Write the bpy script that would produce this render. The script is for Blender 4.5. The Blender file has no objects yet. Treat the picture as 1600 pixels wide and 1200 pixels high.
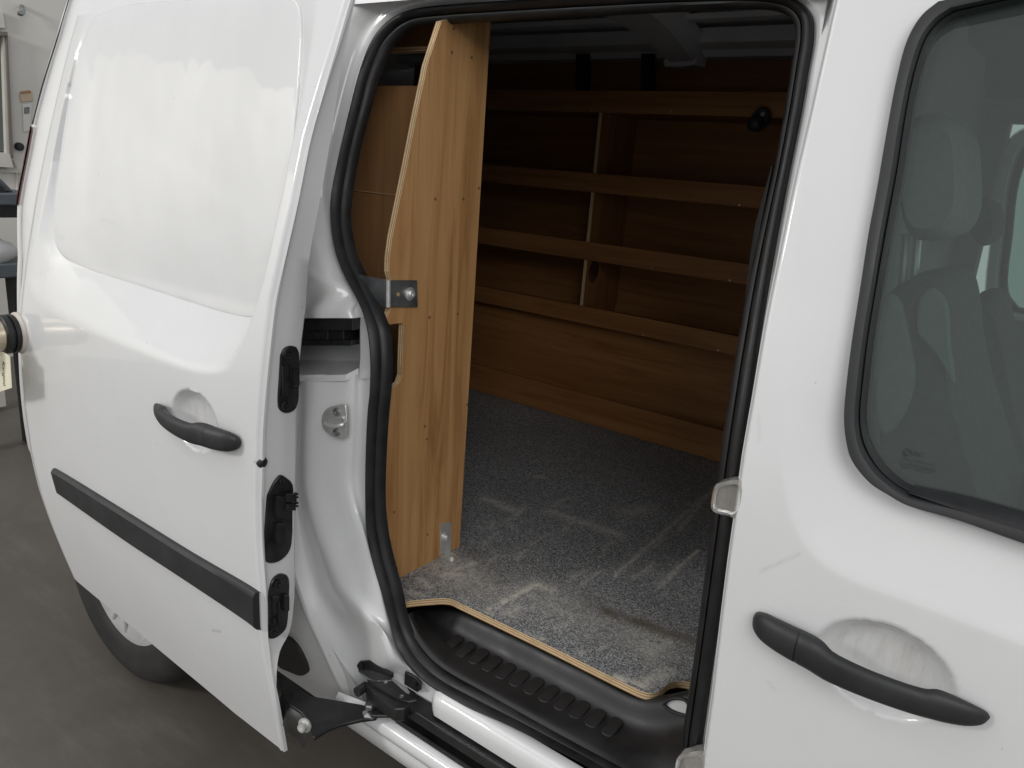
import bpy, math, random
import numpy as np
from mathutils import Vector, Matrix

random.seed(7); np.random.seed(7)
scn = bpy.context.scene
COL = scn.collection

# ------------------------------------------------------------------ camera
FPX = 1197.0                                    # focal length in pixels of the 1600 px wide photograph
CAM = np.array([0.0, -0.83, 1.38])
YAW, PITCH, ROLL = math.radians(35.66), math.radians(15.943), math.radians(4.457)
Fv = np.array([-math.sin(YAW) * math.cos(PITCH), math.cos(YAW) * math.cos(PITCH), -math.sin(PITCH)])
R0 = np.cross(Fv, [0, 0, 1.0]); R0 /= np.linalg.norm(R0)
U0 = np.cross(R0, Fv)
Rv = math.cos(ROLL) * R0 + math.sin(ROLL) * U0
Uv = np.cross(Rv, Fv)
cd = bpy.data.cameras.new("camera"); cam = bpy.data.objects.new("camera", cd); COL.objects.link(cam)
m = Matrix.Identity(4)
for i in range(3):
    m[i][0] = Rv[i]; m[i][1] = Uv[i]; m[i][2] = -Fv[i]; m[i][3] = CAM[i]
cam.matrix_world = m
cd.sensor_fit = 'HORIZONTAL'; cd.sensor_width = 36.0; cd.lens = 36.0 * FPX / 1600.0
cd.clip_start = 0.02; cd.clip_end = 100
scn.camera = cam

# ------------------------------------------------------------------ light
w = bpy.data.worlds.new("World"); scn.world = w; w.use_nodes = True
bg = w.node_tree.nodes["Background"]
bg.inputs[0].default_value = (0.955, 0.98, 1.0, 1); bg.inputs[1].default_value = 0.46

def area(name, loc, target, sx, sy, power, col=(1, 0.985, 0.965)):
    l = bpy.data.lights.new(name, 'AREA'); l.shape = 'RECTANGLE'; l.size = sx; l.size_y = sy
    l.energy = power; l.color = col
    o = bpy.data.objects.new(name, l); COL.objects.link(o); o.location = loc
    o.rotation_euler = (Vector(target) - Vector(loc)).to_track_quat('-Z', 'Y').to_euler()
    return o
area("ceiling_lamp", (2.0, -2.5, 3.0), (0.2, -0.6, 0.6), 2.2, 1.8, 52)
area("ceiling_lamp", (-2.4, -1.5, 3.3), (-2.4, -1.3, 0), 1.8, 1.2, 12)
area("wall_fill_light", (-3.7, -4.6, 3.2), (-5.2, -2.6, 2.2), 1.6, 0.8, 170)  # unseen fill, added to brighten the wall that the blanking panel mirrors
scn.view_settings.view_transform = 'Standard'; scn.view_settings.look = 'None'
scn.view_settings.exposure = 0.20; scn.view_settings.gamma = 1.0

# ------------------------------------------------------------------ pixel -> place
def ray(u, v):
    d = Rv * ((u - 800) / FPX) - Uv * ((v - 600) / FPX) + Fv
    return d
def ony(u, v, y): d = ray(u, v); return CAM + d * ((y - CAM[1]) / d[1])
def onz(u, v, z): d = ray(u, v); return CAM + d * ((z - CAM[2]) / d[2])
def onx(u, v, x): d = ray(u, v); return CAM + d * ((x - CAM[0]) / d[0])
_sz = np.linspace(0.0, 2.0, 801)
_sy = np.interp(_sz, [0.2, 0.36, 0.5, 0.65, 1.0, 1.15, 1.3, 1.45, 1.6, 1.72, 1.8],
                     [0.06, 0.03, 0.01, 0.0, 0.0, 0.014, 0.04, 0.074, 0.115, 0.16, 0.21])
for _ in range(3): _sy = np.convolve(np.pad(_sy, 25, mode='edge'), np.ones(51) / 51, 'valid')
def sec(z): return np.interp(z, _sz, _sy)       # cross-section of the van's side: how far the skin leans in
def surf(u, v, off=0.0):                        # on the van's side, off metres further in
    y = 0.0
    for _ in range(12):
        p = ony(u, v, y); y = (off(p[2]) if callable(off) else off) + float(sec(p[2]))
    return ony(u, v, y)
def seal_off(z): return float(np.interp(z, [0.5, 0.58, 1.12, 1.32], [0.020, 0.030, 0.030, 0.060]))

# ------------------------------------------------------------------ objects
WL = {}
def link(o, parent=None, loc=(0, 0, 0)):
    COL.objects.link(o); loc = Vector(loc)
    if parent is not None:
        o.parent = parent; o.location = loc - WL[parent]
    else:
        o.location = loc
    WL[o] = loc
    return o
def tag(o, label, cat, group=None):
    o["label"] = label; o["category"] = cat
    if group: o["group"] = group
    return o
def thing(name, loc, label, cat, group=None):
    o = bpy.data.objects.new(name, None); o.empty_display_size = 0.1
    link(o, None, loc); return tag(o, label, cat, group)
def mobj(name, V, Fc, mat, parent=None, smooth=True, angle=35, mi=None, attr=None, sub=None):
    V = np.asarray(V, float); c = (V.min(0) + V.max(0)) / 2
    me = bpy.data.meshes.new(name); me.from_pydata([tuple(p) for p in (V - c)], [], [tuple(int(i) for i in f) for f in Fc])
    mats = mat if isinstance(mat, (list, tuple)) else [mat]
    for k in mats: me.materials.append(k)
    if mi is not None: me.polygons.foreach_set("material_index", mi)
    if attr is not None:
        for an, av in attr.items():
            a = me.attributes.new(an, 'FLOAT', 'POINT'); a.data.foreach_set("value", np.asarray(av, np.float32))
    me.update()
    if smooth:
        me.polygons.foreach_set("use_smooth", [True] * len(me.polygons))
        me.set_sharp_from_angle(angle=math.radians(angle))
    o = bpy.data.objects.new(name, me); link(o, parent, c)
    if sub:
        md = o.modifiers.new("sub", 'SUBSURF'); md.levels = sub; md.render_levels = sub
    return o

def cr(keys, n):                                # Catmull-Rom (centripetal) through keys, n steps a segment
    K = [np.asarray(k, float) for k in keys]
    if len(K) < 3: return np.array([K[0] + (K[-1] - K[0]) * t for t in np.linspace(0, 1, n + 1)])
    P = [2 * K[0] - K[1]] + K + [2 * K[-1] - K[-2]]
    out = []
    for i in range(1, len(P) - 2):
        p0, p1, p2, p3 = P[i - 1:i + 3]
        t0 = 0; t1 = t0 + max(np.linalg.norm(p1 - p0), 1e-6) ** .5; t2 = t1 + max(np.linalg.norm(p2 - p1), 1e-6) ** .5
        t3 = t2 + max(np.linalg.norm(p3 - p2), 1e-6) ** .5
        for t in np.linspace(t1, t2, n + 1)[:-1]:
            A1 = (t1 - t) / (t1 - t0) * p0 + (t - t0) / (t1 - t0) * p1
            A2 = (t2 - t) / (t2 - t1) * p1 + (t - t1) / (t2 - t1) * p2
            A3 = (t3 - t) / (t3 - t2) * p2 + (t - t2) / (t3 - t2) * p3
            B1 = (t2 - t) / (t2 - t0) * A1 + (t - t0) / (t2 - t0) * A2
            B2 = (t3 - t) / (t3 - t1) * A2 + (t - t1) / (t3 - t1) * A3
            out.append((t2 - t) / (t2 - t1) * B1 + (t - t1) / (t2 - t1) * B2)
    out.append(K[-1])
    return np.array(out)
class MB:                                       # gathers vertices and faces
    def __init__(s): s.V = []; s.F = []; s.M = []
    def add(s, V, F, mi=0):
        b = len(s.V); s.V += [np.asarray(v, float) for v in V]
        s.F += [tuple(b + i for i in f) for f in F]; s.M += [mi] * len(F); return s
    def grid(s, G, close_u=False, close_v=False, mi=0):     # G [rows][cols] of points
        G = np.asarray(G, float); nr, nc = G.shape[:2]; F = []
        for i in range(nr if close_u else nr - 1):
            for j in range(nc if close_v else nc - 1):
                a = i * nc + j; b = i * nc + (j + 1) % nc
                c = ((i + 1) % nr) * nc + (j + 1) % nc; d = ((i + 1) % nr) * nc + j
                F.append((a, b, c, d))
        return s.add(G.reshape(-1, 3), F, mi)
    def box(s, lo, hi, mi=0, bev=0.0):
        (x0, y0, z0), (x1, y1, z1) = lo, hi
        if bev <= 0:
            V = [(x, y, z) for x in (x0, x1) for y in (y0, y1) for z in (z0, z1)]
            return s.add(V, [(0, 1, 3, 2), (4, 6, 7, 5), (0, 4, 5, 1), (2, 3, 7, 6), (0, 2, 6, 4), (1, 5, 7, 3)], mi)
        b = bev; R = []
        def rect(z, i): return [(x0 + i, y0 + b, z), (x0 + b, y0 + i, z), (x1 - b, y0 + i, z), (x1 - i, y0 + b, z),
                                (x1 - i, y1 - b, z), (x1 - b, y1 - i, z), (x0 + b, y1 - i, z), (x0 + i, y1 - b, z)]
        R = [rect(z0, b), rect(z0 + b, 0), rect(z1 - b, 0), rect(z1, b)]
        s.grid(R, close_v=True, mi=mi)
        n = len(s.V); s.F += [tuple(range(n - 25, n - 33, -1)), tuple(range(n - 8, n))]; s.M += [mi, mi]; return s
    def prism(s, P, ext, mi=0, mside=None, bev=0.0):  # P planar ring of points, ext vector
        P = np.asarray(P, float); n = len(P); ext = np.asarray(ext, float)
        ms = mi if mside is None else mside
        c = P.mean(0)
        if bev > 0:
            e = ext / np.linalg.norm(ext)
            def ins(Q):
                d = c - Q; L = np.linalg.norm(d, axis=1, keepdims=True); return Q + d / np.maximum(L, 1e-6) * np.minimum(bev, L * .5)
            rings = [ins(P), P + e * bev, P + ext - e * bev, ins(P) + ext]
        else: rings = [P, P + ext]
        s.grid(rings, close_v=True, mi=ms)
        b = len(s.V) - n * len(rings)
        s.F += [tuple(range(b + n - 1, b - 1, -1)), tuple(range(len(s.V) - n, len(s.V)))]; s.M += [mi, mi]
        return s
    def tube(s, P, r, n=10, cap=True, mi=0, closed=False):
        P = np.asarray(P, float); N = len(P); r = np.broadcast_to(np.asarray(r, float), (N,))
        up = None; rows = []
        for i in range(N):
            t = P[(i + 1) % N if closed else min(i + 1, N - 1)] - P[(i - 1) % N if closed else max(i - 1, 0)]
            t = t / max(np.linalg.norm(t), 1e-9)
            if up is None: up = np.array([0, 0, 1.0]) if abs(t[2]) < .9 else np.array([1.0, 0, 0])
            a = np.cross(t, up); a /= np.linalg.norm(a); up = np.cross(a, t)
            rows.append([P[i] + r[i] * (math.cos(q) * a + math.sin(q) * up) for q in np.linspace(0, 2 * math.pi, n, endpoint=False)])
        s.grid(rows, close_v=True, close_u=closed, mi=mi)
        if cap and not closed:
            L = len(s.V); s.F += [tuple(range(L - N * n + n - 1, L - N * n - 1, -1)), tuple(range(L - n, L))]; s.M += [mi, mi]
        return s
    def lathe(s, c, axis, prof, n=32, mi=0, cap=True):  # prof [(r, h)]
        axis = np.asarray(axis, float); axis /= np.linalg.norm(axis); c = np.asarray(c, float)
        a = np.cross(axis, [0, 0, 1.0] if abs(axis[2]) < .9 else [1.0, 0, 0]); a /= np.linalg.norm(a); b = np.cross(axis, a)
        rows = [[c + axis * h + r * (math.cos(q) * a + math.sin(q) * b) for q in np.linspace(0, 2 * math.pi, n, endpoint=False)] for r, h in prof]
        s.grid(rows, close_v=True, mi=mi)
        if cap:
            L = len(s.V); N = len(rows) * n
            s.F += [tuple(range(L - N + n - 1, L - N - 1, -1)), tuple(range(L - n, L))]; s.M += [mi, mi]
        return s
    def out(s, name, mat, parent=None, **k):
        return mobj(name, s.V, s.F, mat, parent, mi=s.M if isinstance(mat, (list, tuple)) else None, **k)

def rrect(w, h, r, n=5):
    o = []
    for cx, cy, a0 in ((w / 2 - r, h / 2 - r, 0), (-w / 2 + r, h / 2 - r, 90), (-w / 2 + r, -h / 2 + r, 180), (w / 2 - r, -h / 2 + r, 270)):
        for k in range(n + 1):
            a = math.radians(a0 + 90 * k / n); o.append((cx + r * math.cos(a), cy + r * math.sin(a)))
    return o
def frame_pts(pts2, c, ex, ey): return [np.asarray(c, float) + p[0] * np.asarray(ex, float) + p[1] * np.asarray(ey, float) for p in pts2]
def sdf_poly(X, Z, P):                          # signed distance to polygon, negative inside
    P = np.asarray(P, float); d = np.full(X.shape, 1e9); ins = np.zeros(X.shape, bool)
    for i in range(len(P)):
        a = P[i]; b = P[(i + 1) % len(P)]; e = b - a
        t = np.clip(((X - a[0]) * e[0] + (Z - a[1]) * e[1]) / (e @ e + 1e-12), 0, 1)
        d = np.minimum(d, np.hypot(X - a[0] - t * e[0], Z - a[1] - t * e[1]))
        c = (a[1] > Z) != (b[1] > Z)
        ins ^= c & (X < (b[0] - a[0]) * (Z - a[1]) / (b[1] - a[1] + 1e-12) + a[0])
    return np.where(ins, -d, d)
def sst(a, b, x): t = np.clip((x - a) / (b - a), 0, 1); return t * t * (3 - 2 * t)

# ------------------------------------------------------------------ materials
def mat(name, col=(.8, .8, .8), rough=.5, metal=0.0, spec=.5, coat=0.0):
    m = bpy.data.materials.new(name); m.use_nodes = True
    b = m.node_tree.nodes["Principled BSDF"]
    b.inputs["Base Color"].default_value = (*col, 1); b.inputs["Roughness"].default_value = rough
    b.inputs["Metallic"].default_value = metal; b.inputs["Specular IOR Level"].default_value = spec
    b.inputs["Coat Weight"].default_value = coat; b.inputs["Coat Roughness"].default_value = 0.05
    return m
def N(m, t, **k):
    n = m.node_tree.nodes.new(t)
    for a, v in k.items(): setattr(n, a, v)
    return n
def L(m, a, b): m.node_tree.links.new(a, b)
def B(m): return m.node_tree.nodes["Principled BSDF"]
def noise(m, scale, detail=4, rough=.55, stretch=None, seed_obj=False, coord='Object'):
    tc = N(m, 'ShaderNodeTexCoord'); mp = N(m, 'ShaderNodeMapping'); nz = N(m, 'ShaderNodeTexNoise')
    nz.inputs['Scale'].default_value = scale; nz.inputs['Detail'].default_value = detail; nz.inputs['Roughness'].default_value = rough
    L(m, tc.outputs[coord], mp.inputs['Vector'])
    if stretch: mp.inputs['Scale'].default_value = stretch
    if seed_obj:
        oi = N(m, 'ShaderNodeObjectInfo'); vm = N(m, 'ShaderNodeVectorMath', operation='SCALE'); cx = N(m, 'ShaderNodeCombineXYZ')
        mu = N(m, 'ShaderNodeMath', operation='MULTIPLY'); mu.inputs[1].default_value = 13.0
        L(m, oi.outputs['Random'], mu.inputs[0])
        for i in range(3): L(m, mu.outputs[0], cx.inputs[i])
        L(m, cx.outputs[0], mp.inputs['Location'])
    L(m, mp.outputs[0], nz.inputs['Vector']); return nz.outputs['Fac']
def ramp(m, fac, stops):
    r = N(m, 'ShaderNodeValToRGB'); e = r.color_ramp.elements
    while len(e) < len(stops): e.new(0.5)
    for k, (p, c) in zip(e, stops): k.position = p; k.color = (*c, 1) if len(c) == 3 else c
    L(m, fac, r.inputs[0]); return r.outputs[0]
def mixc(m, fac, a, b, mode='MIX'):
    x = N(m, 'ShaderNodeMix', data_type='RGBA', blend_type=mode)
    for s, v in ((0, fac), (6, a), (7, b)):
        if hasattr(v, 'node'): L(m, v, x.inputs[s])
        else: x.inputs[s].default_value = v if s == 0 else (*v, 1)
    return x.outputs[2]
def bump(m, h, strength=.2, dist=.002):
    b = N(m, 'ShaderNodeBump'); b.inputs['Strength'].default_value = strength; b.inputs['Distance'].default_value = dist
    L(m, h, b.inputs['Height']); L(m, b.outputs[0], B(m).inputs['Normal']); return b
def vary(m, a, b, scale=6, detail=5, rough_var=None, bumpy=None, stretch=None):
    f = noise(m, scale, detail, stretch=stretch); c = ramp(m, f, [(.32, a), (.7, b)]); L(m, c, B(m).inputs['Base Color'])
    if rough_var: L(m, ramp(m, f, [(.3, (rough_var[0],) * 3), (.7, (rough_var[1],) * 3)]), B(m).inputs['Roughness'])
    if bumpy: bump(m, noise(m, bumpy[0], 4), bumpy[1], bumpy[2])
    return m

def paint(name, dirt=True):
    m = mat(name, (.80, .80, .79), .34, coat=.9)
    B(m).inputs["Coat Roughness"].default_value = 0.045
    f = noise(m, 5, 6, .65); c = ramp(m, f, [(.3, (.70, .705, .705)), (.7, (.735, .74, .742))])
    sp = noise(m, 90, 2, .5, coord='Object'); spk = ramp(m, sp, [(.775, (0, 0, 0)), (.80, (1, 1, 1))])
    c = mixc(m, spk, c, (.52, .50, .46))
    if dirt:
        at = N(m, 'ShaderNodeAttribute', attribute_name='dirt')
        st = noise(m, 40, 6, .7, stretch=(1.6, 1.6, .35)); s2 = ramp(m, st, [(.42, (0, 0, 0)), (.62, (1, 1, 1))])
        mu = N(m, 'ShaderNodeMath', operation='MULTIPLY'); L(m, at.outputs['Fac'], mu.inputs[0]); L(m, s2, mu.inputs[1])
        c = mixc(m, mu.outputs[0], c, (.42, .36, .29))
        sc = N(m, 'ShaderNodeAttribute', attribute_name='scuff')
        c = mixc(m, sc.outputs['Fac'], c, (.22, .21, .20))
    L(m, c, B(m).inputs['Base Color'])
    bump(m, noise(m, 260, 2), .02, .0006)
    return m
PAINT = paint("white_paint"); PAINT_IN = paint("white_paint_plain", False)
BLACKRUB = vary(mat("black_rubber", rough=.5), (.006, .006, .007), (.014, .014, .015), 25, rough_var=(.38, .6), bumpy=(300, .08, .001))
BLACKPLA = vary(mat("black_plastic", rough=.45), (.012, .012, .013), (.020, .020, .0215), 18, rough_var=(.36, .55), bumpy=(700, .25, .0006))
TRIM = vary(mat("grey_trim_plastic", rough=.5), (.017, .0175, .019), (.026, .0265, .029), 16, rough_var=(.4, .6), bumpy=(800, .3, .0006))
BLACKMET = vary(mat("black_steel", rough=.35, spec=.5), (.008, .008, .009), (.02, .02, .02), 30, rough_var=(.25, .5), bumpy=(220, .06, .001))
STEEL = vary(mat("zinc_steel", rough=.34, metal=.72), (.66, .66, .64), (.80, .80, .78), 40, rough_var=(.32, .5), bumpy=(120, .06, .001))
DULLZINC = vary(mat("dull_zinc", rough=.42, metal=.9), (.22, .23, .24), (.42, .43, .44), 25, rough_var=(.3, .5))
RUBTYRE = vary(mat("tyre_rubber", rough=.75), (.012, .012, .012), (.026, .025, .024), 12)
HUB = vary(mat("silver_hubcap", rough=.35, metal=.25), (.46, .46, .46), (.56, .56, .56), 20)
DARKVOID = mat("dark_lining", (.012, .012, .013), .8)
INWHITE = vary(mat("inner_white_steel", rough=.4), (.62, .63, .65), (.70, .71, .73), 8)
HEADLINER = vary(mat("headliner", rough=.9), (.20, .195, .175), (.22, .215, .195), 8)
SEATF = vary(mat("seat_fabric_grey", rough=.95), (.13, .135, .135), (.17, .175, .175), 60)
SEATL = vary(mat("seat_fabric_light", rough=.95), (.30, .325, .32), (.36, .385, .38), 60)
CABPL = vary(mat("cab_plastic", rough=.6), (.26, .27, .27), (.31, .32, .32), 12)
CLEARISH = mat("milky_plastic", (.62, .60, .57), .18, spec=.6); B(CLEARISH).inputs['Transmission Weight'].default_value = .75; B(CLEARISH).inputs['IOR'].default_value = 1.3
REDL = mat("red_lens", (.28, .01, .015), .15, coat=1)
BRASS = vary(mat("nickel_brass", rough=.25, metal=1), (.52, .44, .33), (.68, .6, .48), 30)

def wood(name, cols, axis, edge=False, rough=.55):
    m = mat(name, rough=rough, spec=.3)
    s = [30, 30, 30]; s['xyz'.index(axis)] = 2.2
    f = noise(m, 1, 7, .62, stretch=tuple(s), seed_obj=True)
    f.node.inputs['Distortion'].default_value = .9
    s2 = [160, 160, 160]; s2['xyz'.index(axis)] = 3.5
    g = noise(m, 1, 3, .6, stretch=tuple(s2), seed_obj=True)
    big = [6.5, 6.5, 6.5]; big['xyz'.index(axis)] = .35
    h = noise(m, 1, 2, .5, stretch=tuple(big), seed_obj=True)
    c = ramp(m, f, [(.30, cols[0]), (.5, cols[1]), (.72, cols[2])])
    c = mixc(m, ramp(m, h, [(.38, (0, 0, 0)), (.62, (.6, .6, .6))]), c, cols[3])
    c = mixc(m, ramp(m, g, [(.56, (0, 0, 0)), (.72, (.5, .5, .5))]), c, cols[0])
    L(m, c, B(m).inputs['Base Color'])
    bump(m, g, .12, .0008)
    return m
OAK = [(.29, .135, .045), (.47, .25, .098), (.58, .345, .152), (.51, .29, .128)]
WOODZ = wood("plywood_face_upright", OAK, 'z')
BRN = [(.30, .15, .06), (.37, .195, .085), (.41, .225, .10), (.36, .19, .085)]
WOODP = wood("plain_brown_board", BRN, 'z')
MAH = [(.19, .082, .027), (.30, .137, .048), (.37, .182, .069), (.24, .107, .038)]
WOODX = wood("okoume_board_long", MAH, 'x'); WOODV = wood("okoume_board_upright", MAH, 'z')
def plyedge(name, axis):
    m = mat(name, rough=.7, spec=.25)
    tc = N(m, 'ShaderNodeTexCoord'); sp = N(m, 'ShaderNodeSeparateXYZ'); L(m, tc.outputs['Object'], sp.inputs[0])
    mu = N(m, 'ShaderNodeMath', operation='MULTIPLY'); mu.inputs[1].default_value = 2 * math.pi / .0048; L(m, sp.outputs['xyz'.index(axis)], mu.inputs[0])
    sn = N(m, 'ShaderNodeMath', operation='SINE'); L(m, mu.outputs[0], sn.inputs[0])
    ad = N(m, 'ShaderNodeMath', operation='MULTIPLY_ADD'); ad.inputs[1].default_value = .5; ad.inputs[2].default_value = .5; L(m, sn.outputs[0], ad.inputs[0])
    c = ramp(m, ad.outputs[0], [(.1, (.36, .21, .10)), (.45, (.62, .45, .26)), (.9, (.70, .54, .34))])
    d = noise(m, 35, 5, .7); c = mixc(m, ramp(m, d, [(.5, (0, 0, 0)), (.75, (.7, .7, .7))]), c, (.30, .19, .10))
    L(m, c, B(m).inputs['Base Color']); return m
EDGEX = plyedge("plywood_edge_upright", 'x'); EDGEZ = plyedge("plywood_edge_floor", 'z'); EDGEY = plyedge("plywood_edge_board", 'y')

# gritty cargo floor: speckle, dust and scuffs, all in object coordinates
def gritfloor():
    m = mat("speckled_grit_floor", rough=.6, spec=.4)
    tc = N(m, 'ShaderNodeTexCoord')
    v = N(m, 'ShaderNodeTexVoronoi'); v.inputs['Scale'].default_value = 520; L(m, tc.outputs['Object'], v.inputs['Vector'])
    sx = N(m, 'ShaderNodeSeparateColor'); L(m, v.outputs['Color'], sx.inputs[0])
    c = ramp(m, sx.outputs[0], [(.0, (.045, .046, .048)), (.35, (.14, .142, .146)), (.65, (.29, .293, .298)), (.88, (.46, .46, .465)), (1.0, (.62, .62, .62))])
    f = noise(m, 3.2, 5, .6); c = mixc(m, ramp(m, f, [(.35, (0, 0, 0)), (.75, (.35, .35, .35))]), c, (.10, .10, .10))
    a = N(m, 'ShaderNodeAttribute', attribute_name='dust')
    br = noise(m, 48, 7, .8); brr = ramp(m, br, [(.34, (0, 0, 0)), (.55, (1, 1, 1))])
    mu = N(m, 'ShaderNodeMath', operation='MULTIPLY'); L(m, a.outputs['Fac'], mu.inputs[0]); L(m, brr, mu.inputs[1])
    c = mixc(m, mu.outputs[0], c, (.68, .64, .56))
    s = N(m, 'ShaderNodeAttribute', attribute_name='stain')
    br2 = noise(m, 22, 5, .7); mu2 = N(m, 'ShaderNodeMath', operation='MULTIPLY'); L(m, s.outputs['Fac'], mu2.inputs[0]); L(m, ramp(m, br2, [(.3, (.2, .2, .2)), (.6, (1, 1, 1))]), mu2.inputs[1])
    c = mixc(m, mu2.outputs[0], c, (.085, .06, .035))
    L(m, c, B(m).inputs['Base Color'])
    bump(m, sx.outputs[1], .35, .0012)
    return m
GRIT = gritfloor()
def concrete():
    m = mat("workshop_concrete", rough=.5, spec=.4)
    f = noise(m, .9, 8, .62); c = ramp(m, f, [(.3, (.084, .075, .065)), (.7, (.122, .110, .097))])
    g = noise(m, 9, 7, .72, stretch=(.35, 1.5, 1)); c = mixc(m, ramp(m, g, [(.50, (0, 0, 0)), (.72, (.35, .35, .35))]), c, (.18, .17, .155))
    k = noise(m, 2.2, 8, .7); c = mixc(m, ramp(m, k, [(.52, (0, 0, 0)), (.70, (.35, .35, .35))]), c, (.06, .055, .05))
    h = noise(m, 60, 3, .6); c = mixc(m, ramp(m, h, [(.72, (0, 0, 0)), (.76, (.6, .6, .6))]), c, (.24, .22, .2))
    L(m, c, B(m).inputs['Base Color']); L(m, ramp(m, f, [(.3, (.38,) * 3), (.7, (.6,) * 3)]), B(m).inputs['Roughness'])
    bump(m, g, .12, .002); return m
CONC = concrete()
WALLM = vary(mat("painted_wall", rough=.7), (.60, .575, .53), (.66, .64, .60), 3)
def glass(name, tint, rough=0.0, veil=.062):   # film: diffuse haze standing in for the workshop's reflection in the pane
    m = bpy.data.materials.new(name); m.use_nodes = True; nt = m.node_tree; nt.nodes.remove(B(m))
    o = nt.nodes['Material Output']; t = N(m, 'ShaderNodeBsdfTransparent'); t.inputs[0].default_value = (*tint, 1)
    g = N(m, 'ShaderNodeBsdfGlossy'); g.inputs['Roughness'].default_value = rough; g.inputs[0].default_value = (1, 1, 1, 1)
    fr = N(m, 'ShaderNodeFresnel'); fr.inputs[0].default_value = 1.62
    x = N(m, 'ShaderNodeMixShader'); L(m, fr.outputs[0], x.inputs[0]); L(m, t.outputs[0], x.inputs[1]); L(m, g.outputs[0], x.inputs[2])
    df = N(m, 'ShaderNodeBsdfDiffuse'); df.inputs[0].default_value = (.52, .60, .56, 1); y = N(m, 'ShaderNodeMixShader'); y.inputs[0].default_value = veil
    L(m, x.outputs[0], y.inputs[1]); L(m, df.outputs[0], y.inputs[2]); L(m, y.outputs[0], o.inputs[0]); return m
GLASS = glass("tinted_glass", (.42, .54, .49))

# ================================================================== setting
fl = MB(); fl.add([(-9, -6, 0), (5, -6, 0), (5, 6, 0), (-9, 6, 0)], [(0, 1, 2, 3)])
o = fl.out("floor", CONC, smooth=False); o["kind"] = "structure"
WX = -5.2
wl = MB(); wl.box((WX - .15, -6, -.02), (WX, 6, 2.55))
wall_o = wl.out("wall", WALLM, smooth=False); wall_o["kind"] = "structure"

# ================================================================== the van
van = thing("van", (-0.9, .9, 0), "white panel van with its side sliding door open and dark cargo bay", "van")

# ---- rubber seal round the side opening (outer edge, inner edge)
SE = [((900,-6),(900,26)),((808,0),(800,31)),((667,11),(690,38)),((635,19),(652,42)),((608,35),(630,55)),((589,57),(612,74)),
 ((576,83),(600,96)),((565,115),(588,126)),((552,165),(577,168)),((539,221),(564,216)),((528,272),(553,267)),((521,317),(546,315)),
 ((522,351),(545,345)),((525.5,379),(549,374)),((534,410),(556,402)),((547,439),(569,430)),((561,464),(584,463)),((571,487),(597,491)),
 ((579,518),(606,515)),((583,560),(610,560)),((582,612),(608,610)),((579,640),(605,640)),((576,700),(601,700)),((575,780),(599,780)),
 ((577,832),(603,828)),((586,875),(612,872)),((599,920),(625,920)),((612,968),(634,962)),((623,1005),(645,993)),((640,1036),(664,1021)),
 ((673,1067),(695,1049)),((727,1099),(755,1081)),((800,1131),(825,1119)),((895,1179),(910,1166)),((1000,1236),(1005,1218)),
 ((1058,1262),(1040,1232)),((1082,1240),(1058,1215)),((1095,1160),(1068,1130)),((1112,1040),(1083,1030)),((1132,900),(1100,900)),
 ((1150,770),(1117,770)),((1169,640),(1135,640)),((1188,520),(1154,520)),((1208,400),(1177,400)),((1232,270),(1204,285)),
 ((1250,180),(1222,190)),((1262,110),(1236,100)),((1270,60),(1242,52)),((1268,25),(1238,33)),((1245,0),(1222,20)),((1200,-10),(1180,13)),((1050,-12),(1050,18))]
so = [surf(*a, seal_off) for a, b in SE]
si = [surf(*b, lambda z: seal_off(z) + .018) for a, b in SE]
SO = cr(so + [so[0]], 4)[:-1]; SI = cr(si + [si[0]], 4)[:-1]
prof = [(-.03, .012), (0, -.002), (.06, -.009), (.20, -.0125), (.40, -.0115), (.50, -.007), (.55, -.002), (.60, -.006), (.75, -.0075), (.90, -.003), (.97, .0), (1.0, .006)]
rows = []
for a, b in zip(SO, SI): rows.append([a + (b - a) * t + np.array([0, dy, 0]) for t, dy in prof])
MB().grid(rows, close_u=True).out("door_seal", BLACKRUB, van, angle=60)

# ---- white steel frame round the opening: seal -> rebate -> skin
cen = np.array([-.62, 0, 1.05])
def off_ring(p, d, off):
    n = np.array([p[0] - cen[0], 0, (p[2] - cen[2]) * .7]); n /= np.linalg.norm(n)
    q = p + n * d; q[1] = sec(min(q[2], 1.8)) + off; return q
fr = MB()
def ringkeys(idx): return [[so[i] + np.array([0, .004, 0]), off_ring(so[i], .010, .054 if i < 40 else .058), off_ring(so[i], .022, .050 if i < 40 else .056), off_ring(so[i], .032, .036 if i < 40 else .05), off_ring(so[i], .045, .02 if i < 40 else .045), off_ring(so[i], .075, .010 if i < 40 or i > 47 else .045), off_ring(so[i], .13 if i < 36 or i > 48 else .085, .003 if i < 36 or i > 48 else .045)] for i in idx]
def loft(keys, nu=5, nv=4):
    M = len(keys[0]); lines = [cr([k[j] for k in keys], nu) for j in range(M)]
    return [cr([l[i] for l in lines], nv) for i in range(len(lines[0]))]
# top and upper rear
up = list(range(51, 52)) + list(range(0, 17))
K = ringkeys(up)
def jam(uvs, ys): return [surf(u, v, y) for (u, v), y in zip(uvs, ys)]
YS2 = [.036, .037, .030, .018, .007, .024, -.002]
YS = [.036, .044, .030, .018, .007, .024, -.002]
K.append(jam([(569,484),(556,484),(548,485),(520,486),(490,487),(470,488),(440,490)], YS))
K.append(jam([(573,496),(562,497),(550,497),(520,497),(490,497),(470,497),(440,497)], YS))
fr.grid(loft(K))
# right side, behind the front door's edge
fr.grid(loft(ringkeys(list(range(36, 52)))))
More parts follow.
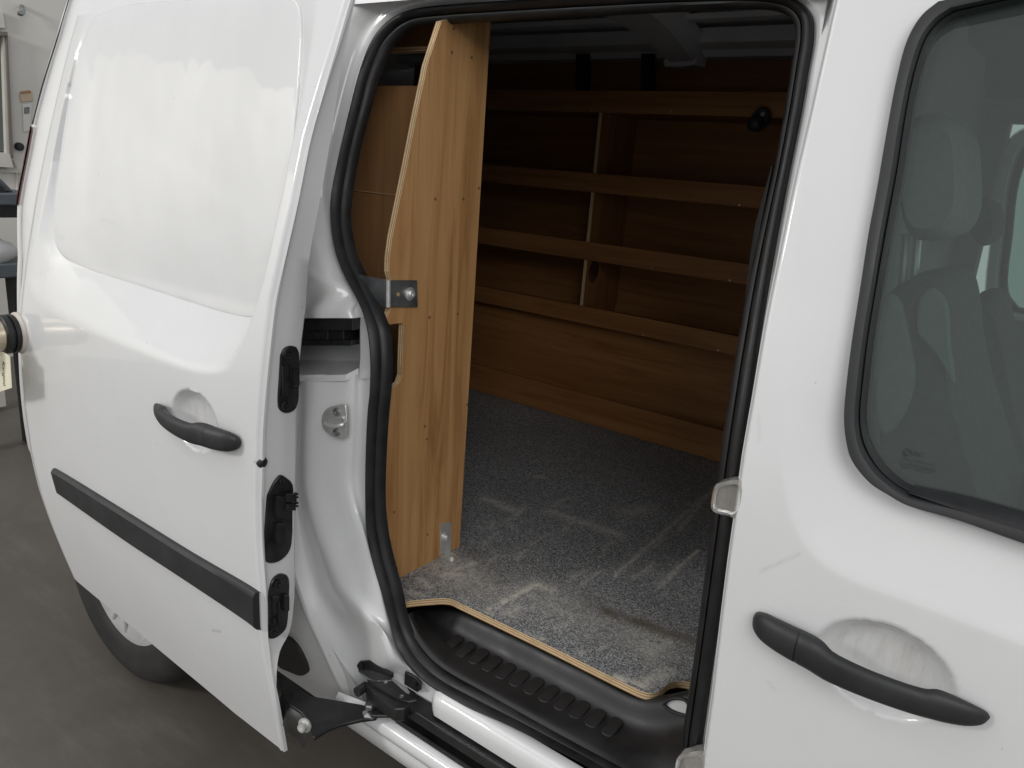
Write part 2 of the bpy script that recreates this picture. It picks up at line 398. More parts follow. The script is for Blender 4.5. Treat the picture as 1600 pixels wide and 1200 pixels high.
# lower rear: jamb face with striker, gutter and outer lip, running into the sill
JK = [([(583,584),(562,574),(553,584),(520,585),(477,586),(464,586),(452,586)], YS),
 ([(580,640),(562,640),(551,640),(515,640),(476,640),(465,640),(450,640)], YS),
 ([(576,700),(560,700),(549,700),(515,700),(475,700),(463,700),(448,700)], YS),
 ([(575,745),(558,745),(546,745),(512,746),(475,746),(462,746),(447,746)], YS),
 ([(575,780),(562,780),(552,780),(516,780),(480,780),(463,784),(448,790)], YS),
 ([(577,832),(572,829),(567,825),(532,828),(495,831),(472,836),(453,841)], YS),
 ([(586,875),(582,872),(579,868),(546,870),(513,873),(485,884),(461,894)], YS2),
 ([(599,920),(596,918),(593,916),(563,916),(532,918),(500,928),(474,936)], YS2),
 ([(612,968),(609,967),(605,966),(588,961),(566,955),(525,968),(489,974)], YS2),
 ([(623,1005),(620,1005),(617,1004),(610,998),(598,987),(550,1003),(507,1012)], YS2),
 ([(640,1036),(637,1036),(633,1037),(625,1034),(614,1030),(570,1050),(531,1064)], YS2),
 ([(655,1052),(652,1053),(648,1055),(640,1056),(628,1058),(590,1078),(545,1089)], [.030,.034,.042,.048,.050,.045,.002]),
 ([(673,1067),(670,1069),(666,1072),(660,1076),(650,1082),(610,1098),(556,1106)], [.028,.034,.044,.052,.056,.050,.004]),
 ([(700,1083),(697,1086),(694,1089),(690,1096),(684,1104),(650,1120),(590,1130)], [.028,.036,.046,.054,.058,.055,.02])]
ZO = lambda dy: dy
keys = []
for uvs, ys in JK:
    row = []
    for k, ((u, v), y) in enumerate(zip(uvs, ys)):
        p = surf(u, v, y)
        if p[2] < .8:
            f = np.interp(p[2], [.46, .60, .8], [.80, .95, 1.0]); p = surf(u, v, y * f)
        row.append(p)
    keys.append(row)
fr.grid(loft(keys, 5, 5))
# bright outer lip of the jamb and its return
lip = [k[-1] for k in keys]
lipl = cr(lip, 5)
fr.grid([[p, p + np.array([-.006, -.003, -.002]), p + np.array([-.014, 0, -.004]), p + np.array([-.016, .01, -.005])] for p in lipl])
# pocket of the centre rail
zl = surf(515, 584, .032)[2]
fe = [surf(*p, y) for p, y in (((405,582), .012), ((487,586), .010), ((543,584), .022), ((562,574), .040))]
be = [np.array([p[0] - .045, .115, p[2]]) for p in fe]
fr.grid([[p + np.array([0, -.003, -.012]) for p in fe], [p + np.array([0, -.0035, -.001]) for p in fe], fe])
fr.grid([fe, [a * .5 + b * .5 for a, b in zip(fe, be)], be])
te = [surf(*p, y) for p, y in (((405,497), .012), ((490,497), .010), ((550,497), .030), ((562,497), .040))]
tb = [np.array([p[0] - .045, .115, p[2]]) for p in te]
fr.grid([te, tb]); fr.grid([be, tb])
fr.grid([[surf(*a, .036), surf(*b, .041)] for a, b in (((571,488),(560,492)), ((573,497),(562,497)), ((580,520),(563,520)), ((584,560),(563,560)), ((584,585),(562,575)), ((583,592),(562,592)))])
fr.grid([[fe[-1], be[-1]], [te[-1], tb[-1]]])
fr.out("door_frame", PAINT_IN, van, angle=50)

# ---- sill below the opening
xs = np.concatenate([np.linspace(-.86, -.66, 16), np.linspace(-.64, .6, 16)])
sec_pts = [(.038, .512), (.027, .511), (.018, .506), (.012, .498), (.010, .488), (.012, .468), (.018, .464), (.038, .4635), (.041, .46), (.041, .42), (.036, .416), (.006, .415),
           (-.008, .412), (-.013, .406), (-.016, .396), (-.013, .386), (-.008, .382), (-.010, .372), (-.008, .350), (.002, .340), (.03, .333), (.4, .32)]
first = []
G = [[np.array([x + (max(0, -.74 - x) * -.6 if k > 11 else 0), y + (.045 * float(sst(-.715, -.755, x)) if k < 7 else 0), z - (.02 * float(sst(-.715, -.775, x)) if k < 5 else 0)]) for k, (y, z) in enumerate(sec_pts)] for x in xs]
sl = MB(); sl.grid(G)
# blend from the jamb's last station into the sill's first
j31 = [(673,1067),(671,1068),(668,1070),(655,1075),(640,1082),(600,1092),(553,1101)]
sl.out("sill", PAINT_IN, van, angle=40)

# ---- rear corner line: the tail lamp and the dark pillar strip stand behind the sliding door
TLP = [surf(u, v, .045) for u, v in ((47,197),(40,235),(33,270),(24,320))]
PSP = [surf(u, v, .05) for u, v in ((112,-20),(88,60),(66,130),(49,194))]
_rc = sorted([(p[2], p[0]) for p in TLP + PSP])
_rc = sorted(_rc + [(p[2], p[0]) for p in (surf(u, v, .05) for u, v in ((28, 400), (27, 500), (31, 600), (44, 700)))])
REAR_Z = np.array([.3] + [a for a, b in _rc]); REAR_X = np.array([-2.32] + [b for a, b in _rc])
_e = (REAR_X[-1] - REAR_X[-2]) / (REAR_Z[-1] - REAR_Z[-2])
REAR_X = np.append(REAR_X, REAR_X[-1] + _e * (1.85 - REAR_Z[-1])); REAR_Z = np.append(REAR_Z, 1.85)
def rearx(z): return float(np.interp(z, REAR_Z, REAR_X))
def corner(P, w, name, m):
    g = [[p + np.array([.012, -.004, 0]), p + np.array([0, 0, 0]), p + np.array([-.008, .008, 0]), p + np.array([-w, .035, 0])] for p in cr(P, 6)]
    return MB().grid(g).out(name, m, van)
corner(TLP, .02, "tail_lamp", REDL)
corner(PSP, .02, "pillar_strip", BLACKPLA)
# ---- quarter panel behind the sliding door, with wheel arch
WC = np.array([-1.78, .31]); 
QF_z = np.array([.33, .39, .46, .53, .62, .75, .94, .97, 1.7]); QF_x = np.array([-.905, -.905, -.975, -1.055, -1.05, -1.03, -1.03, -1.12, -1.12])
nz_, nx_ = 110, 120
V = []; G = np.zeros((nz_, nx_, 3))
for i, z in enumerate(np.linspace(.30, 1.76, nz_)):
    x0 = np.interp(z, QF_z, QF_x)
    for j, t in enumerate(np.linspace(0, 1, nx_)):
        x = x0 + (rearx(z) - x0) * t
        y = float(sec(z)) + .004 + .046 * sst(rearx(z) + .2, rearx(z), x) ** 1.5
        y += .034 * float(sst(-1.15, -1.115, x)) * float(sst(.54, .62, z))
        G[i, j] = (x, y, z)
qp = MB(); F = []; VV = G.reshape(-1, 3)
for i in range(nz_ - 1):
    for j in range(nx_ - 1):
        q = [i * nx_ + j, i * nx_ + j + 1, (i + 1) * nx_ + j + 1, (i + 1) * nx_ + j]
        c = VV[q].mean(0)
        if math.hypot(c[0] - WC[0], c[2] - WC[1]) < .37: continue
        F.append(q)
qp.add(VV, F); qp.out("quarter_panel", PAINT_IN, van)
ar = [(WC[0] + .375 * math.cos(a), WC[1] + .375 * math.sin(a)) for a in np.linspace(-.05, math.pi + .05, 40)]
MB().grid([[(x, -.012 + float(sec(z)), z), (x, .0 + float(sec(z)), z), (WC[0] + (x - WC[0]) * .97, .01, WC[1] + (z - WC[1]) * .97), (WC[0] + (x - WC[0]) * .97, .25, WC[1] + (z - WC[1]) * .97)] for x, z in ar]).add([(WC[0] + .37 * math.cos(a), .262, WC[1] + .37 * math.sin(a)) for a in np.linspace(0, 2 * math.pi, 40, endpoint=False)], [tuple(range(40))]).out("wheel_arch", BLACKPLA, van)
# black plug low on the quarter panel
pl = [surf(*p, -.004) for p in ((434,1000),(447,996),(462,1010),(474,1032),(479,1050),(470,1056),(452,1050),(434,1040))]
pl = cr(pl + [pl[0]], 4)[:-1]
MB().prism(pl, (0, .02, 0)).out("sill_plug", BLACKPLA, van)

# ---- shell of the cargo bay and cab
sh = MB()
ry = [(.19, 1.74), (.26, 1.785), (.45, 1.81), (.9, 1.825), (1.35, 1.81), (1.53, 1.785), (1.62, 1.74)]
sh.grid([[(x, y, z) for y, z in ry] for x in np.linspace(rearx(1.8) - .02, .75, 12)])
sh.out("roof", INWHITE, van)
xr = MB(); xr.grid([[(rearx(zz_) - .012 + (.75 - rearx(zz_)) * t, yy_ + .05 * float(sst(.1, 0, t)) * (zz_ < 1.78), zz_) for yy_, zz_ in [(float(sec(q)) + .012, q) for q in (1.62, 1.68, 1.72, 1.75)] + [(.26, 1.79)]] for t in np.linspace(0, 1, 12)]); xr.out("roof_rail", PAINT_IN, van)
fw = MB()
fw.grid([[(x, 1.80 - float(sec(z)), z) for z in np.linspace(.28, 1.74, 14)] for x in np.linspace(-2.40, -.40, 6)])
fw.out("far_side_panel", INWHITE, van)
rd = MB(); rd.grid([[(rearx(z) - .015 + 0, y, z) for y in (.06 + float(sec(z)), .9, 1.78 - float(sec(z)))] for z in (.28, .7, 1.0, 1.2, 1.4, 1.55, 1.66, 1.83)]); rd.out("rear_door", PAINT_IN, van, smooth=False)
un = MB(); un.box((-2.20, .06, .27), (.75, 1.75, .29)); un.box((-1.15, .10, .29), (.75, 1.72, .5)); un.box((-2.2, .42, .29), (-1.15, 1.72, .5)); un.out("underbody", DARKVOID, van, smooth=False)
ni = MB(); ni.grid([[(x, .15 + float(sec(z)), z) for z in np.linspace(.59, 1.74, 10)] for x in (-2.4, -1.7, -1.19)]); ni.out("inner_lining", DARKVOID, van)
# ---- roof bow and cant rail inside
rb = MB(); rows = []
for y in np.linspace(.2, 1.38, 16):
    zb_ = float(np.interp(y, [.2, .7, 1.0, 1.2, 1.3, 1.38], [1.755, 1.772, 1.768, 1.745, 1.722, 1.700])); a = np.interp(y, [1.0, 1.38], [-1.14, -1.112]); b = np.interp(y, [1.0, 1.38], [-.985, -1.02])
    rows.append([(a - .012, y, zb_ + .06), (a, y, zb_ + .008), (a + .012, y, zb_), (b - .012, y, zb_ + .002), (b, y, zb_ + .012), (b + .012, y, zb_ + .07)])
rb.grid(rows); rb.out("roof_bow", INWHITE, van, angle=25)
P = [ony(u, v, 1.372) for u, v in ((1036,97),(1042,84),(1062,76),(1086,66),(1090,84),(1087,101),(1062,105),(1038,104))]
MB().prism(P, (0, .07, .0), bev=.003).out("bow_foot", INWHITE, van, angle=30)
cr_ = MB(); cr_.grid([[(x, 1.36, 1.79), (x, 1.36, 1.752), (x, 1.375, 1.745), (x, 1.41, 1.74), (x, 1.42, 1.722), (x, 1.50, 1.715)] for x in np.linspace(-2.4, -.4, 4)]); cr_.out("cant_rail", INWHITE, van, angle=20)
rs = MB(); rs.grid([[(x, 1.22, 1.80), (x, 1.225, 1.787), (x, 1.26, 1.785), (x, 1.265, 1.80)] for x in (-2.4, -.4)]); rs.out("roof_swage", INWHITE, van, angle=20)

# ---- step tray
TL = {'y': [.048, .056, .083, .128, .150, .17]}
TK = [[(634,962),(640,958),(646,955),(652,953),(656,951),(658,949)],
      [(648,996),(656,992),(668,984),(680,972),(690,955),(692,950)],
      [(680,1035),(687,1029),(702,1016),(712,991),(722,960),(723,955)],
      [(768,1088),(776,1082),(789,1066),(801,1036),(806,998),(807,992)],
      [(890,1156),(896,1148),(899,1124),(905,1090),(912,1050),(913,1045)],
      [(1000,1214),(1000,1205),(990,1172),(990,1134),(1000,1093),(1001,1088)],
      [(1050,1238),(1046,1225),(1032,1185),(1030,1140),(1040,1092),(1041,1085)],
      [(1082,1240),(1078,1226),(1068,1180),(1066,1135),(1068,1085),(1069,1080)],
      [(1100,1235),(1096,1220),(1090,1175),(1090,1130),(1092,1080),(1093,1075)]]
tk = []
for i, row in enumerate(TK):
    tk.append([ony(u, v, y + (.012 * (1 - min(i, 2) / 2) if k < 3 else 0)) for k, ((u, v), y) in enumerate(zip(row, TL['y']))])
tr = MB(); tr.grid(loft(tk, 6, 6))
tray = tr.out("step_tray", BLACKPLA, van, angle=60)
ztf = np.mean([tk[3][2][2], tk[3][3][2], tk[4][2][2], tk[4][3][2]])
a0 = ony(708, 1000, .105); a1 = ony(957, 1131, .105)
for k in range(12):
    c = a0 + (a1 - a0) * k / 11; c[2] = np.interp(c[0], [tk[2][2][0], tk[3][2][0], tk[4][2][0], tk[5][2][0]], [.5 * (tk[i][2][2] + tk[i][3][2]) for i in (2, 3, 4, 5)]) + .0005
    i0 = 3; ey = tk[3][3] - tk[3][2]; ey = np.array([0, ey[1], ey[2]]); ey /= np.linalg.norm(ey); ex = np.array([1.0, 0, 0]); nrm = np.cross(ex, ey)
    ring = frame_pts(rrect(.0200, .044, .008), c, ex, ey); r2 = frame_pts(rrect(.0172, .041, .0068), c + nrm * .0009, ex, ey)
    t = MB(); t.grid([[p - nrm * .003 for p in ring], ring, r2], close_v=True)
    n = len(t.V); t.F.append(tuple(range(n - len(r2), n))); t.M.append(0)
    t.out("tread_pad", BLACKPLA, tray, angle=30)

# ---- front door: a height field with a window opening and a hand recess
WIN = [(1464,0),(1438,22),(1416,59),(1398,125),(1383,205),(1366.5,301),(1354,367),(1343,440),(1328,537),(1319,611),(1316,655),(1319,688),(1328,721),(1357,757),(1387,776),(1416,792),(1497,816),(1600,853)]
WGL = [(1500,21),(1478,33),(1456,55),(1440,92),(1423,165),(1409,257),(1392,350),(1376,440),(1361,530),(1353,600),(1349,640),(1350,668),(1357,695),(1376,728),(1398,750),(1423,765),(1497,783),(1600,812)]
wo = [surf(*p, -.004) for p in WIN]; wg = [surf(*p, .010) for p in WGL]
z0, z1 = wo[-1][2], wo[0][2]
def extend(P):                                  # the part of the window beyond the picture's edge
    P = list(P); b = P[-1]; t = P[0]; X = .52
    sl_ = (P[-1][2] - P[-3][2]) / (P[-1][0] - P[-3][0])
    for x in (.2, .32, .45): P.append(np.array([x, 0, b[2] + sl_ * .7 * (x - b[0])]))
    P.append(np.array([X, 0, b[2] + .02])); P.append(np.array([X - .03, 0, b[2] + .12])); P.append(np.array([.38, 0, t[2] - .10])); P.append(np.array([.30, 0, t[2] + .012])); P.append(np.array([.22, 0, t[2] + .03]))
    P.append(np.array([.0, 0, t[2] + .03]))
    dy = b[1] - sec(b[2])
    return [np.array([p[0], sec(p[2]) + dy, p[2]]) for p in P]
wo = extend(wo); wg = extend(wg)
WO = cr(wo + [wo[0]], 4)[:-1]; WG = cr(wg + [wg[0]], 4)[:-1]
wpoly = WO[:, [0, 2]]
FE = [(1312,-60),(1300,0),(1288,55),(1262,176),(1240,264),(1224,338),(1211,400),(1190,502),(1171,625),(1155,712),(1143,812),(1132,876),(1120,967),(1109,1087),(1094,1200),(1070,1380)]
fe_ = [surf(*p, 0.0) for p in FE]
fz = np.array([p[2] for p in fe_])[::-1]; fx = np.array([p[0] for p in fe_])[::-1]
fx = np.convolve(np.pad(fx, 2, mode='edge'), np.ones(5) / 5, 'valid') * .5 + fx * .5
def handle_axis(ends, off):
    return surf(*ends[0], off), surf(*ends[1], off)
HB1 = surf(1378, 1046, 0.0)                     # centre of the hand recess
NZ, NX = 330, 190
zz = np.linspace(.33, 1.70, NZ); G = np.zeros((NZ, NX, 3))
X = np.zeros((NZ, NX)); Z = np.repeat(zz[:, None], NX, 1)
for i, z in enumerate(zz): X[i] = np.interp(z, fz, fx) + (0.62 - np.interp(z, fz, fx)) * np.linspace(0, 1, NX) ** 1.25
D = sdf_poly(X, Z, wpoly)
Y = sec(Z).copy()
below = sst(1.25, 1.05, Z)
PRP = [(1300,40),(1278,140),(1258,280),(1242,430),(1230,580),(1225,690),(1226,750),(1234,800),(1252,845),(1285,882),(1330,908),(1430,945),(1600,1010),(1760,1072)]
prp = [surf(*p, 0.0)[[0, 2]] for p in PRP]; prp = [np.array(p) for p in cr([np.array([a, 0, b]) for a, b in prp], 4)[:, [0, 2]]] + [np.array([.75, prp[-1][1] - .02]), np.array([.75, 1.9]), np.array([prp[0][0] + .02, 1.9])]
DPR = -sdf_poly(X, Z, np.array(prp))
tf = np.where(D <= 0, 0, np.clip(D / np.maximum(D + np.maximum(DPR, 0), 1e-6), 0, 1)); tf = np.where((DPR <= 0) & (D > 0), 1.0, tf)
Y += (.013 + .013 * below) * (1 - tf) * (1 - .25 * sst(.8, 1, tf))
def bowl(X, Z, c, a, b, depth, tilt=0.0):
    dx, dz = X - c[0], Z - c[2]; ct, st = math.cos(tilt), math.sin(tilt)
    r = np.sqrt(((dx * ct + dz * st) / a) ** 2 + ((-dx * st + dz * ct) / b) ** 2)
    return depth * np.clip(1 - np.clip(r, 0, 1) ** 3.6, 0, 1) ** .75, r
bw, br_ = bowl(X, Z, HB1, .068, .052, .030)
Y += bw
Y += .010 * sst(-.012, 0, -(X - X[:, :1]) - .0) * 0
hem = X - X[:, :1]; Y += .008 * (1 - sst(0, .007, hem))
G[..., 0] = X; G[..., 1] = Y; G[..., 2] = Z
dirt = np.clip(sst(1.05, .5, br_) * .33 * sst(HB1[2] - .045, HB1[2] + .01, Z), 0, 1)
def streak(X, Z, p, q, w):
    a = np.array([p[0], p[2]]); b = np.array([q[0], q[2]]); e = b - a
    t = np.clip(((X - a[0]) * e[0] + (Z - a[1]) * e[1]) / (e @ e), 0, 1)
    return np.exp(-((X - a[0] - t * e[0]) ** 2 + (Z - a[1] - t * e[1]) ** 2) / w ** 2)
sc = 0.20 * streak(X, Z, surf(1188, 893), surf(1248, 866), .0016) + .14 * streak(X, Z, surf(1200, 1066), surf(1210, 1078), .0025) + .12 * streak(X, Z, surf(1185,  650), surf(1187, 690), .002)
fd = MB(); VV = G.reshape(-1, 3); F = []
for i in range(NZ - 1):
    for j in range(NX - 1):
        q = [i * NX + j, i * NX + j + 1, (i + 1) * NX + j + 1, (i + 1) * NX + j]
        if D[i:i + 2, j:j + 2].max() < -.006: continue
        F.append(q)
e0 = len(VV)                                    # hem turned in along the edge
hemV = [[G[i, 0] + np.array([.0, .006, 0]), G[i, 0] + np.array([.004, .03, 0])] for i in range(NZ)]
HV = np.array(hemV).reshape(-1, 3)
for i in range(NZ - 1):
    F.append((i * NX, (i + 1) * NX, e0 + 2 * i + 2, e0 + 2 * i)); F.append((e0 + 2 * i, e0 + 2 * i + 2, e0 + 2 * i + 3, e0 + 2 * i + 1))
AV = np.concatenate([VV, HV]); pad = np.zeros(len(HV))
front = mobj("front_door", AV, F, PAINT, van, angle=60, attr={'dirt': np.concatenate([dirt.ravel(), pad]), 'scuff': np.concatenate([sc.ravel(), pad])})
# window rubber
wp = [(-.04, .02), (-.01, .002), (.02, -.005), (.08, -.0085), (.35, -.0095), (.62, -.0085), (.71, -.005), (.76, .003), (.84, .0), (.95, .004), (1.0, .012), (1.02, .03)]
MB().grid([[a + (b - a) * t + np.array([0, dy + .010 * (1 - t), 0]) for t, dy in wp] for a, b in zip(WO, WG)], close_u=True).out("window_rubber", TRIM, front, angle=40)
gl = MB(); GI = [p + np.array([0, .012, 0]) for p in WG]; c = np.mean(GI, 0)
ringN = 8; rows = [[c + (p - c) * s for p in GI] for s in np.linspace(1.01, .02, ringN)]
for r in rows:
    for p in r: p[1] = sec(p[2]) + .024
gl.grid(rows, close_v=True); gl.F.append(tuple(range(len(gl.V) - len(GI), len(gl.V)))); gl.M.append(0)
pane = gl.out("window_pane", GLASS, front)
# belt weatherstrip along the lower edge of the pane
b0 = [surf(*p, .004) for p in ((1420,768),(1497,795),(1600,828),(1760,880))]
b1 = [surf(*p, .012) for p in ((1424,764),(1497,778),(1600,806),(1760,850))]
MB().grid([[a + np.array([0, .012, -.002]), a + np.array([0, -.004, 0]), (a + b) / 2 + np.array([0, -.008, 0]), b, b + np.array([0, .02, .0])] for a, b in zip(cr(b0, 6), cr(b1, 6))]).out("belt_strip", TRIM, front, angle=30)

def handle(root, A, Bp, cap_at, mirror=False):
    # A: cap end, Bp: far end ; sections along the length (s, up, down, out, thick)
    A = np.asarray(A); Bp = np.asarray(Bp); Ln = np.linalg.norm(Bp - A)
    S = [(0.0, .001, .001, .004, .004), (.01, .009, .009, .010, .011), (.05, .0155, .0155, .019, .018), (.12, .0175, .0185, .026, .022), (.21, .0180, .0205, .030, .024),
         (.30, .0180, .0215, .032, .024), (.345, .0175, .0215, .034, .020), (.385, .0140, .021, .036, .017), (.50, .0125, .0195, .038, .016), (.62, .0125, .0180, .037, .016), (.72, .0125, .0175, .033, .016),
         (.765, .0130, .0172, .031, .018), (.80, .0155, .0170, .029, .020), (.87, .0140, .0160, .023, .017), (.94, .0105, .0125, .016, .012), (.985, .006, .0075, .008, .007), (1.0, .001, .001, .003, .003)]
    K = cr([np.array(s) for s in S], 4)
    ux = (Bp - A) / Ln
    def rows(K):
        R = []
        for s, up, dn, ou, th in K:
            c = A + ux * Ln * s; r = []
            for q in np.linspace(0, 2 * math.pi, 20, endpoint=False):
                cz, cy = math.sin(q), math.cos(q)
                cz = math.copysign(abs(cz) ** .8, cz); cy = math.copysign(abs(cy) ** .8, cy)
                z = cz * (up if cz > 0 else dn); y = -(ou - th * .5) - cy * th * .5
                r.append(c + np.array([0, y, z]))
            R.append(r)
        return R
    cut = cap_at
    for nm, sel in (("handle_cap", np.vstack([K[K[:, 0] < cut], [[cut - .008, .018, .0205, .030, .024], [cut - .005, .017, .0195, .029, .0225]]])), ("door_handle", np.vstack([[[cut - .003, .0172, .0198, .0292, .0228], [cut, .018, .0207, .030, .024]], K[K[:, 0] > cut + .002]]))):
        h = MB(); R = rows(sel); h.grid(R, close_v=True); L_ = len(h.V); n = 20
        h.F += [tuple(range(n - 1, -1, -1)), tuple(range(L_ - n, L_))]; h.M += [0, 0]
        h.out(nm, TRIM, root, angle=50)
handle(front, surf(1178, 964, -.002), surf(1547, 1120, -.002), .235)

# ---- sliding door, slid back along the van and standing proud of it
DO = -.14
RE = [(551,-20),(544,0),(525,62),(503,130),(479.5,210),(457,320),(439,400),(423.5,470),(415,540),(408,610),(403,680),(402,750),(401,780),(402.5,850),(408,920),(411,990),(418,1042),(429,1095),(443,1174)]
LE = [(118,-30),(98,30),(75,110),(55,195),(40,280),(30,360),(23,430),(19.5,500),(21,560),(27,630),(37,700),(52,765),(75,830),(103,895),(130,938),(165,975),(220,1018),(285,1066),(360,1122),(440,1177)]
rp = [surf(*p, DO) for p in RE]; lp = [surf(*p, DO) for p in LE]
rz = np.array([p[2] for p in rp]); rx = np.array([p[0] for p in rp])
lz = np.array([p[2] for p in lp]); lx = np.array([p[0] for p in lp])
def monof(z, x):
    o = np.argsort(z); return z[o], x[o]
rz, rx = monof(rz, rx); lz, lx = monof(lz, lx)
zb, zt = max(rz[0], lz[0]) + .0005, min(rz[-1], lz[-1])
INP = [(165,28),(210,12),(330,2),(440,-4),(470,0),(480,10),(482,40),(475,90),(462,160),(447,240),(430,330),(415,410),(403,462),(390,487),(370,498),(345,499),(300,488),(200,450),(120,418),(95,400),(87,383),(85,350),(92,280),(105,200),(122,125),(140,70)]
ip = [surf(*p, DO + .02) for p in INP]
IPc = cr(ip + [ip[0]], 4)[:-1]; ipoly = IPc[:, [0, 2]]
NZ, NX = 300, 230
zz = np.linspace(zb, zt, NZ); X = np.zeros((NZ, NX)); Z = np.repeat(zz[:, None], NX, 1)
for i, z in enumerate(zz):
    a, b = np.interp(z, lz, lx), np.interp(z, rz, rx); X[i] = a + (b - a) * np.linspace(0, 1, NX)
D = sdf_poly(X, Z, ipoly)
Y = DO + sec(Z)
OUTP = [(130,35),(112,100),(85,220),(58,340),(42,421),(43,445),(54,468),(87,493),(160,527),(245,561),(300,579),(330,582),(352,577),(368,560),(380,535),(392,500),(408,450),(424,380),(446,280),(470,165),(486,80),(493,30),(494,-10),(480,-34),(440,-44),(330,-42),(230,-34),(165,-14),(142,8)]
opl = [surf(*p, DO) for p in OUTP]; opoly = cr(opl + [opl[0]], 4)[:-1][:, [0, 2]]
DOUT = -sdf_poly(X, Z, opoly)
tt = np.where(D <= 0, 0, np.clip(D / np.maximum(D + np.maximum(DOUT, 0), 1e-6), 0, 1)); tt = np.where((DOUT <= 0) & (D > 0), 1.0, tt)
XL0 = ipoly[:, 0].min()
def dep(x, z): return np.interp(z, [1.12, 1.60], [.068, .004]) * np.interp(x, [XL0, XL0 + .12, XL0 + .5], [.30, .55, 1.0])
DEP = dep(X, Z)
Y += DEP * (1 - tt) ** 1.2 * (1 - .35 * sst(.7, 1, tt))
HB2 = surf(303, 657, DO)
bw, br_ = bowl(X, Z, HB2, .068, .052, .028)
Y += bw
hemR = X[:, -1:] - X; hemL = X - X[:, :1]
Y += .006 * (1 - sst(0, .006, hemR)) + .012 * (1 - sst(0, .05, hemL))
Y += .05 * sst(X[:, :1].min() + .25, X[:, :1].min(), X) * sst(.9, 1.5, Z) * .5      # rear edge draws in higher up
G = np.stack([X, Y, Z], -1)
dirt = np.clip(sst(1.05, .5, br_) * .28 * sst(HB2[2] - .045, HB2[2] + .01, Z), 0, 1)
sc = .5 * streak(X, Z, surf(331, 985, DO), surf(345, 987, DO), .002) + .4 * streak(X, Z, surf(398, 722, DO), surf(403, 726, DO), .003)
F = []; VV = G.reshape(-1, 3)
for i in range(NZ - 1):
    for j in range(NX - 1):
        if D[i:i + 2, j:j + 2].max() < -.02: continue
        F.append((i * NX + j, i * NX + j + 1, (i + 1) * NX + j + 1, (i + 1) * NX + j))
slide = mobj("sliding_door", VV, F, PAINT, van, angle=60, attr={'dirt': dirt.ravel(), 'scuff': sc.ravel()})
# flat blanking panel let into the window recess
rows = []; cI = ipoly.mean(0)
for s, lift in [(1.0, .004), (1.0, -.001), (.998, -.0022)] + [(q, -.0025) for q in np.linspace(.99, .02, 40)]:
    r = []
    for q in ipoly:
        x, z = cI + (q - cI) * s
        y = DO + sec(z) + lift + float(dep(x, z)) + .05 * .5 * sst(X[:, :1].min() + .25, X[:, :1].min(), x) * sst(.9, 1.5, z)
        r.append((x, y, z))
    rows.append(r)
bp = MB(); bp.grid(rows, close_v=True); bp.F.append(tuple(range(len(bp.V) - len(ipoly), len(bp.V)))); bp.M.append(0)
PANELM = paint("blanking_panel_paint", False)
B(PANELM).inputs["Coat Roughness"].default_value = .03; B(PANELM).inputs["Coat Weight"].default_value = 1.0
_wv = bump(PANELM, noise(PANELM, 2.8, 3, .5, stretch=(1.2, 1.0, 1.0)), .42, .03); L(PANELM, _wv.outputs[0], B(PANELM).inputs['Coat Normal'])
bp.out("blanking_panel", PANELM, slide, angle=60)
# front end face of the door
IE = [(564,-20),(557,0),(545,62),(533,130),(520,221),(501,330),(488,400),(481,487),(474,547),(468,620),(466,690),(465,752),(464,782),(464,867),(463,935),(456,988),(440,1015),(433,1050),(441,1174)]
ef = MB(); R = []
for (u, v), p in zip(IE, rp):
    q = onx(u, v, p[0] - .004); R.append((p, q))
Pa = cr([r[0] for r in R], 5); Pb = cr([r[1] for r in R], 5)
def fpt(a, b, t): return a + (b - a) * t
ef.grid([[a + np.array([-.002, .004, 0]), a + np.array([.003, .007, 0]), fpt(a, b, .14) + np.array([.003, 0, 0]), fpt(a, b, .2) + np.array([-.004, 0, 0]), fpt(a, b, .55) + np.array([-.004, 0, 0]), fpt(a, b, .92) + np.array([-.001, 0, 0]), b + np.array([-.006, 0, 0]), b + np.array([-.03, .008, 0]), b + np.array([-.3, .008, 0])] for a, b in zip(Pa, Pb)])
ef.out("door_edge", PAINT_IN, slide, angle=50)
# inner skin, closes the door's back
bk = []
for i in range(0, NZ, 12):
    z = zz[i]; a, b = X[i, 0], X[i, -1]; yb = np.interp(z, [p[2] for p in Pb[::-1]], [p[1] for p in Pb[::-1]]) + .006
    bk.append([(a, G[i, 0, 1] + .002, z), (a + .02, yb, z), ((a + b) / 2, yb, z), (b - .03, yb, z)])
MB().grid(bk).out("inner_skin", PAINT_IN, slide)
# rubbing strip
mt = MB(); TU = [(85,731),(90,733),(200,800),(300,862),(402,922),(406,926)]; TD = [(97,771),(100,773),(205,847),(303,911),(403,979),(408,984)]
tu = cr([surf(*p, DO) for p in TU], 6); td = cr([surf(*p, DO) for p in TD], 6)
rows = []
for i, (a, b) in enumerate(zip(tu, td)):
    s = np.array([0, -1.0, 0]); e = min(1, min(i, len(tu) - 1 - i) / 3)
    h = .012 * (.15 + .85 * e)
    rows.append([a + s * -.004, a + s * h * .6, fpt(a, b, .10) + s * h, fpt(a, b, .14) + s * h * 1.02, fpt(a, b, .9) + s * h * 1.0, b + s * h * .5, b + s * -.004])
mt.grid(rows); mt.out("rubbing_strip", TRIM, slide, angle=30)
handle(slide, surf(377, 692, DO - .002), surf(246, 634, DO - .002), .235)

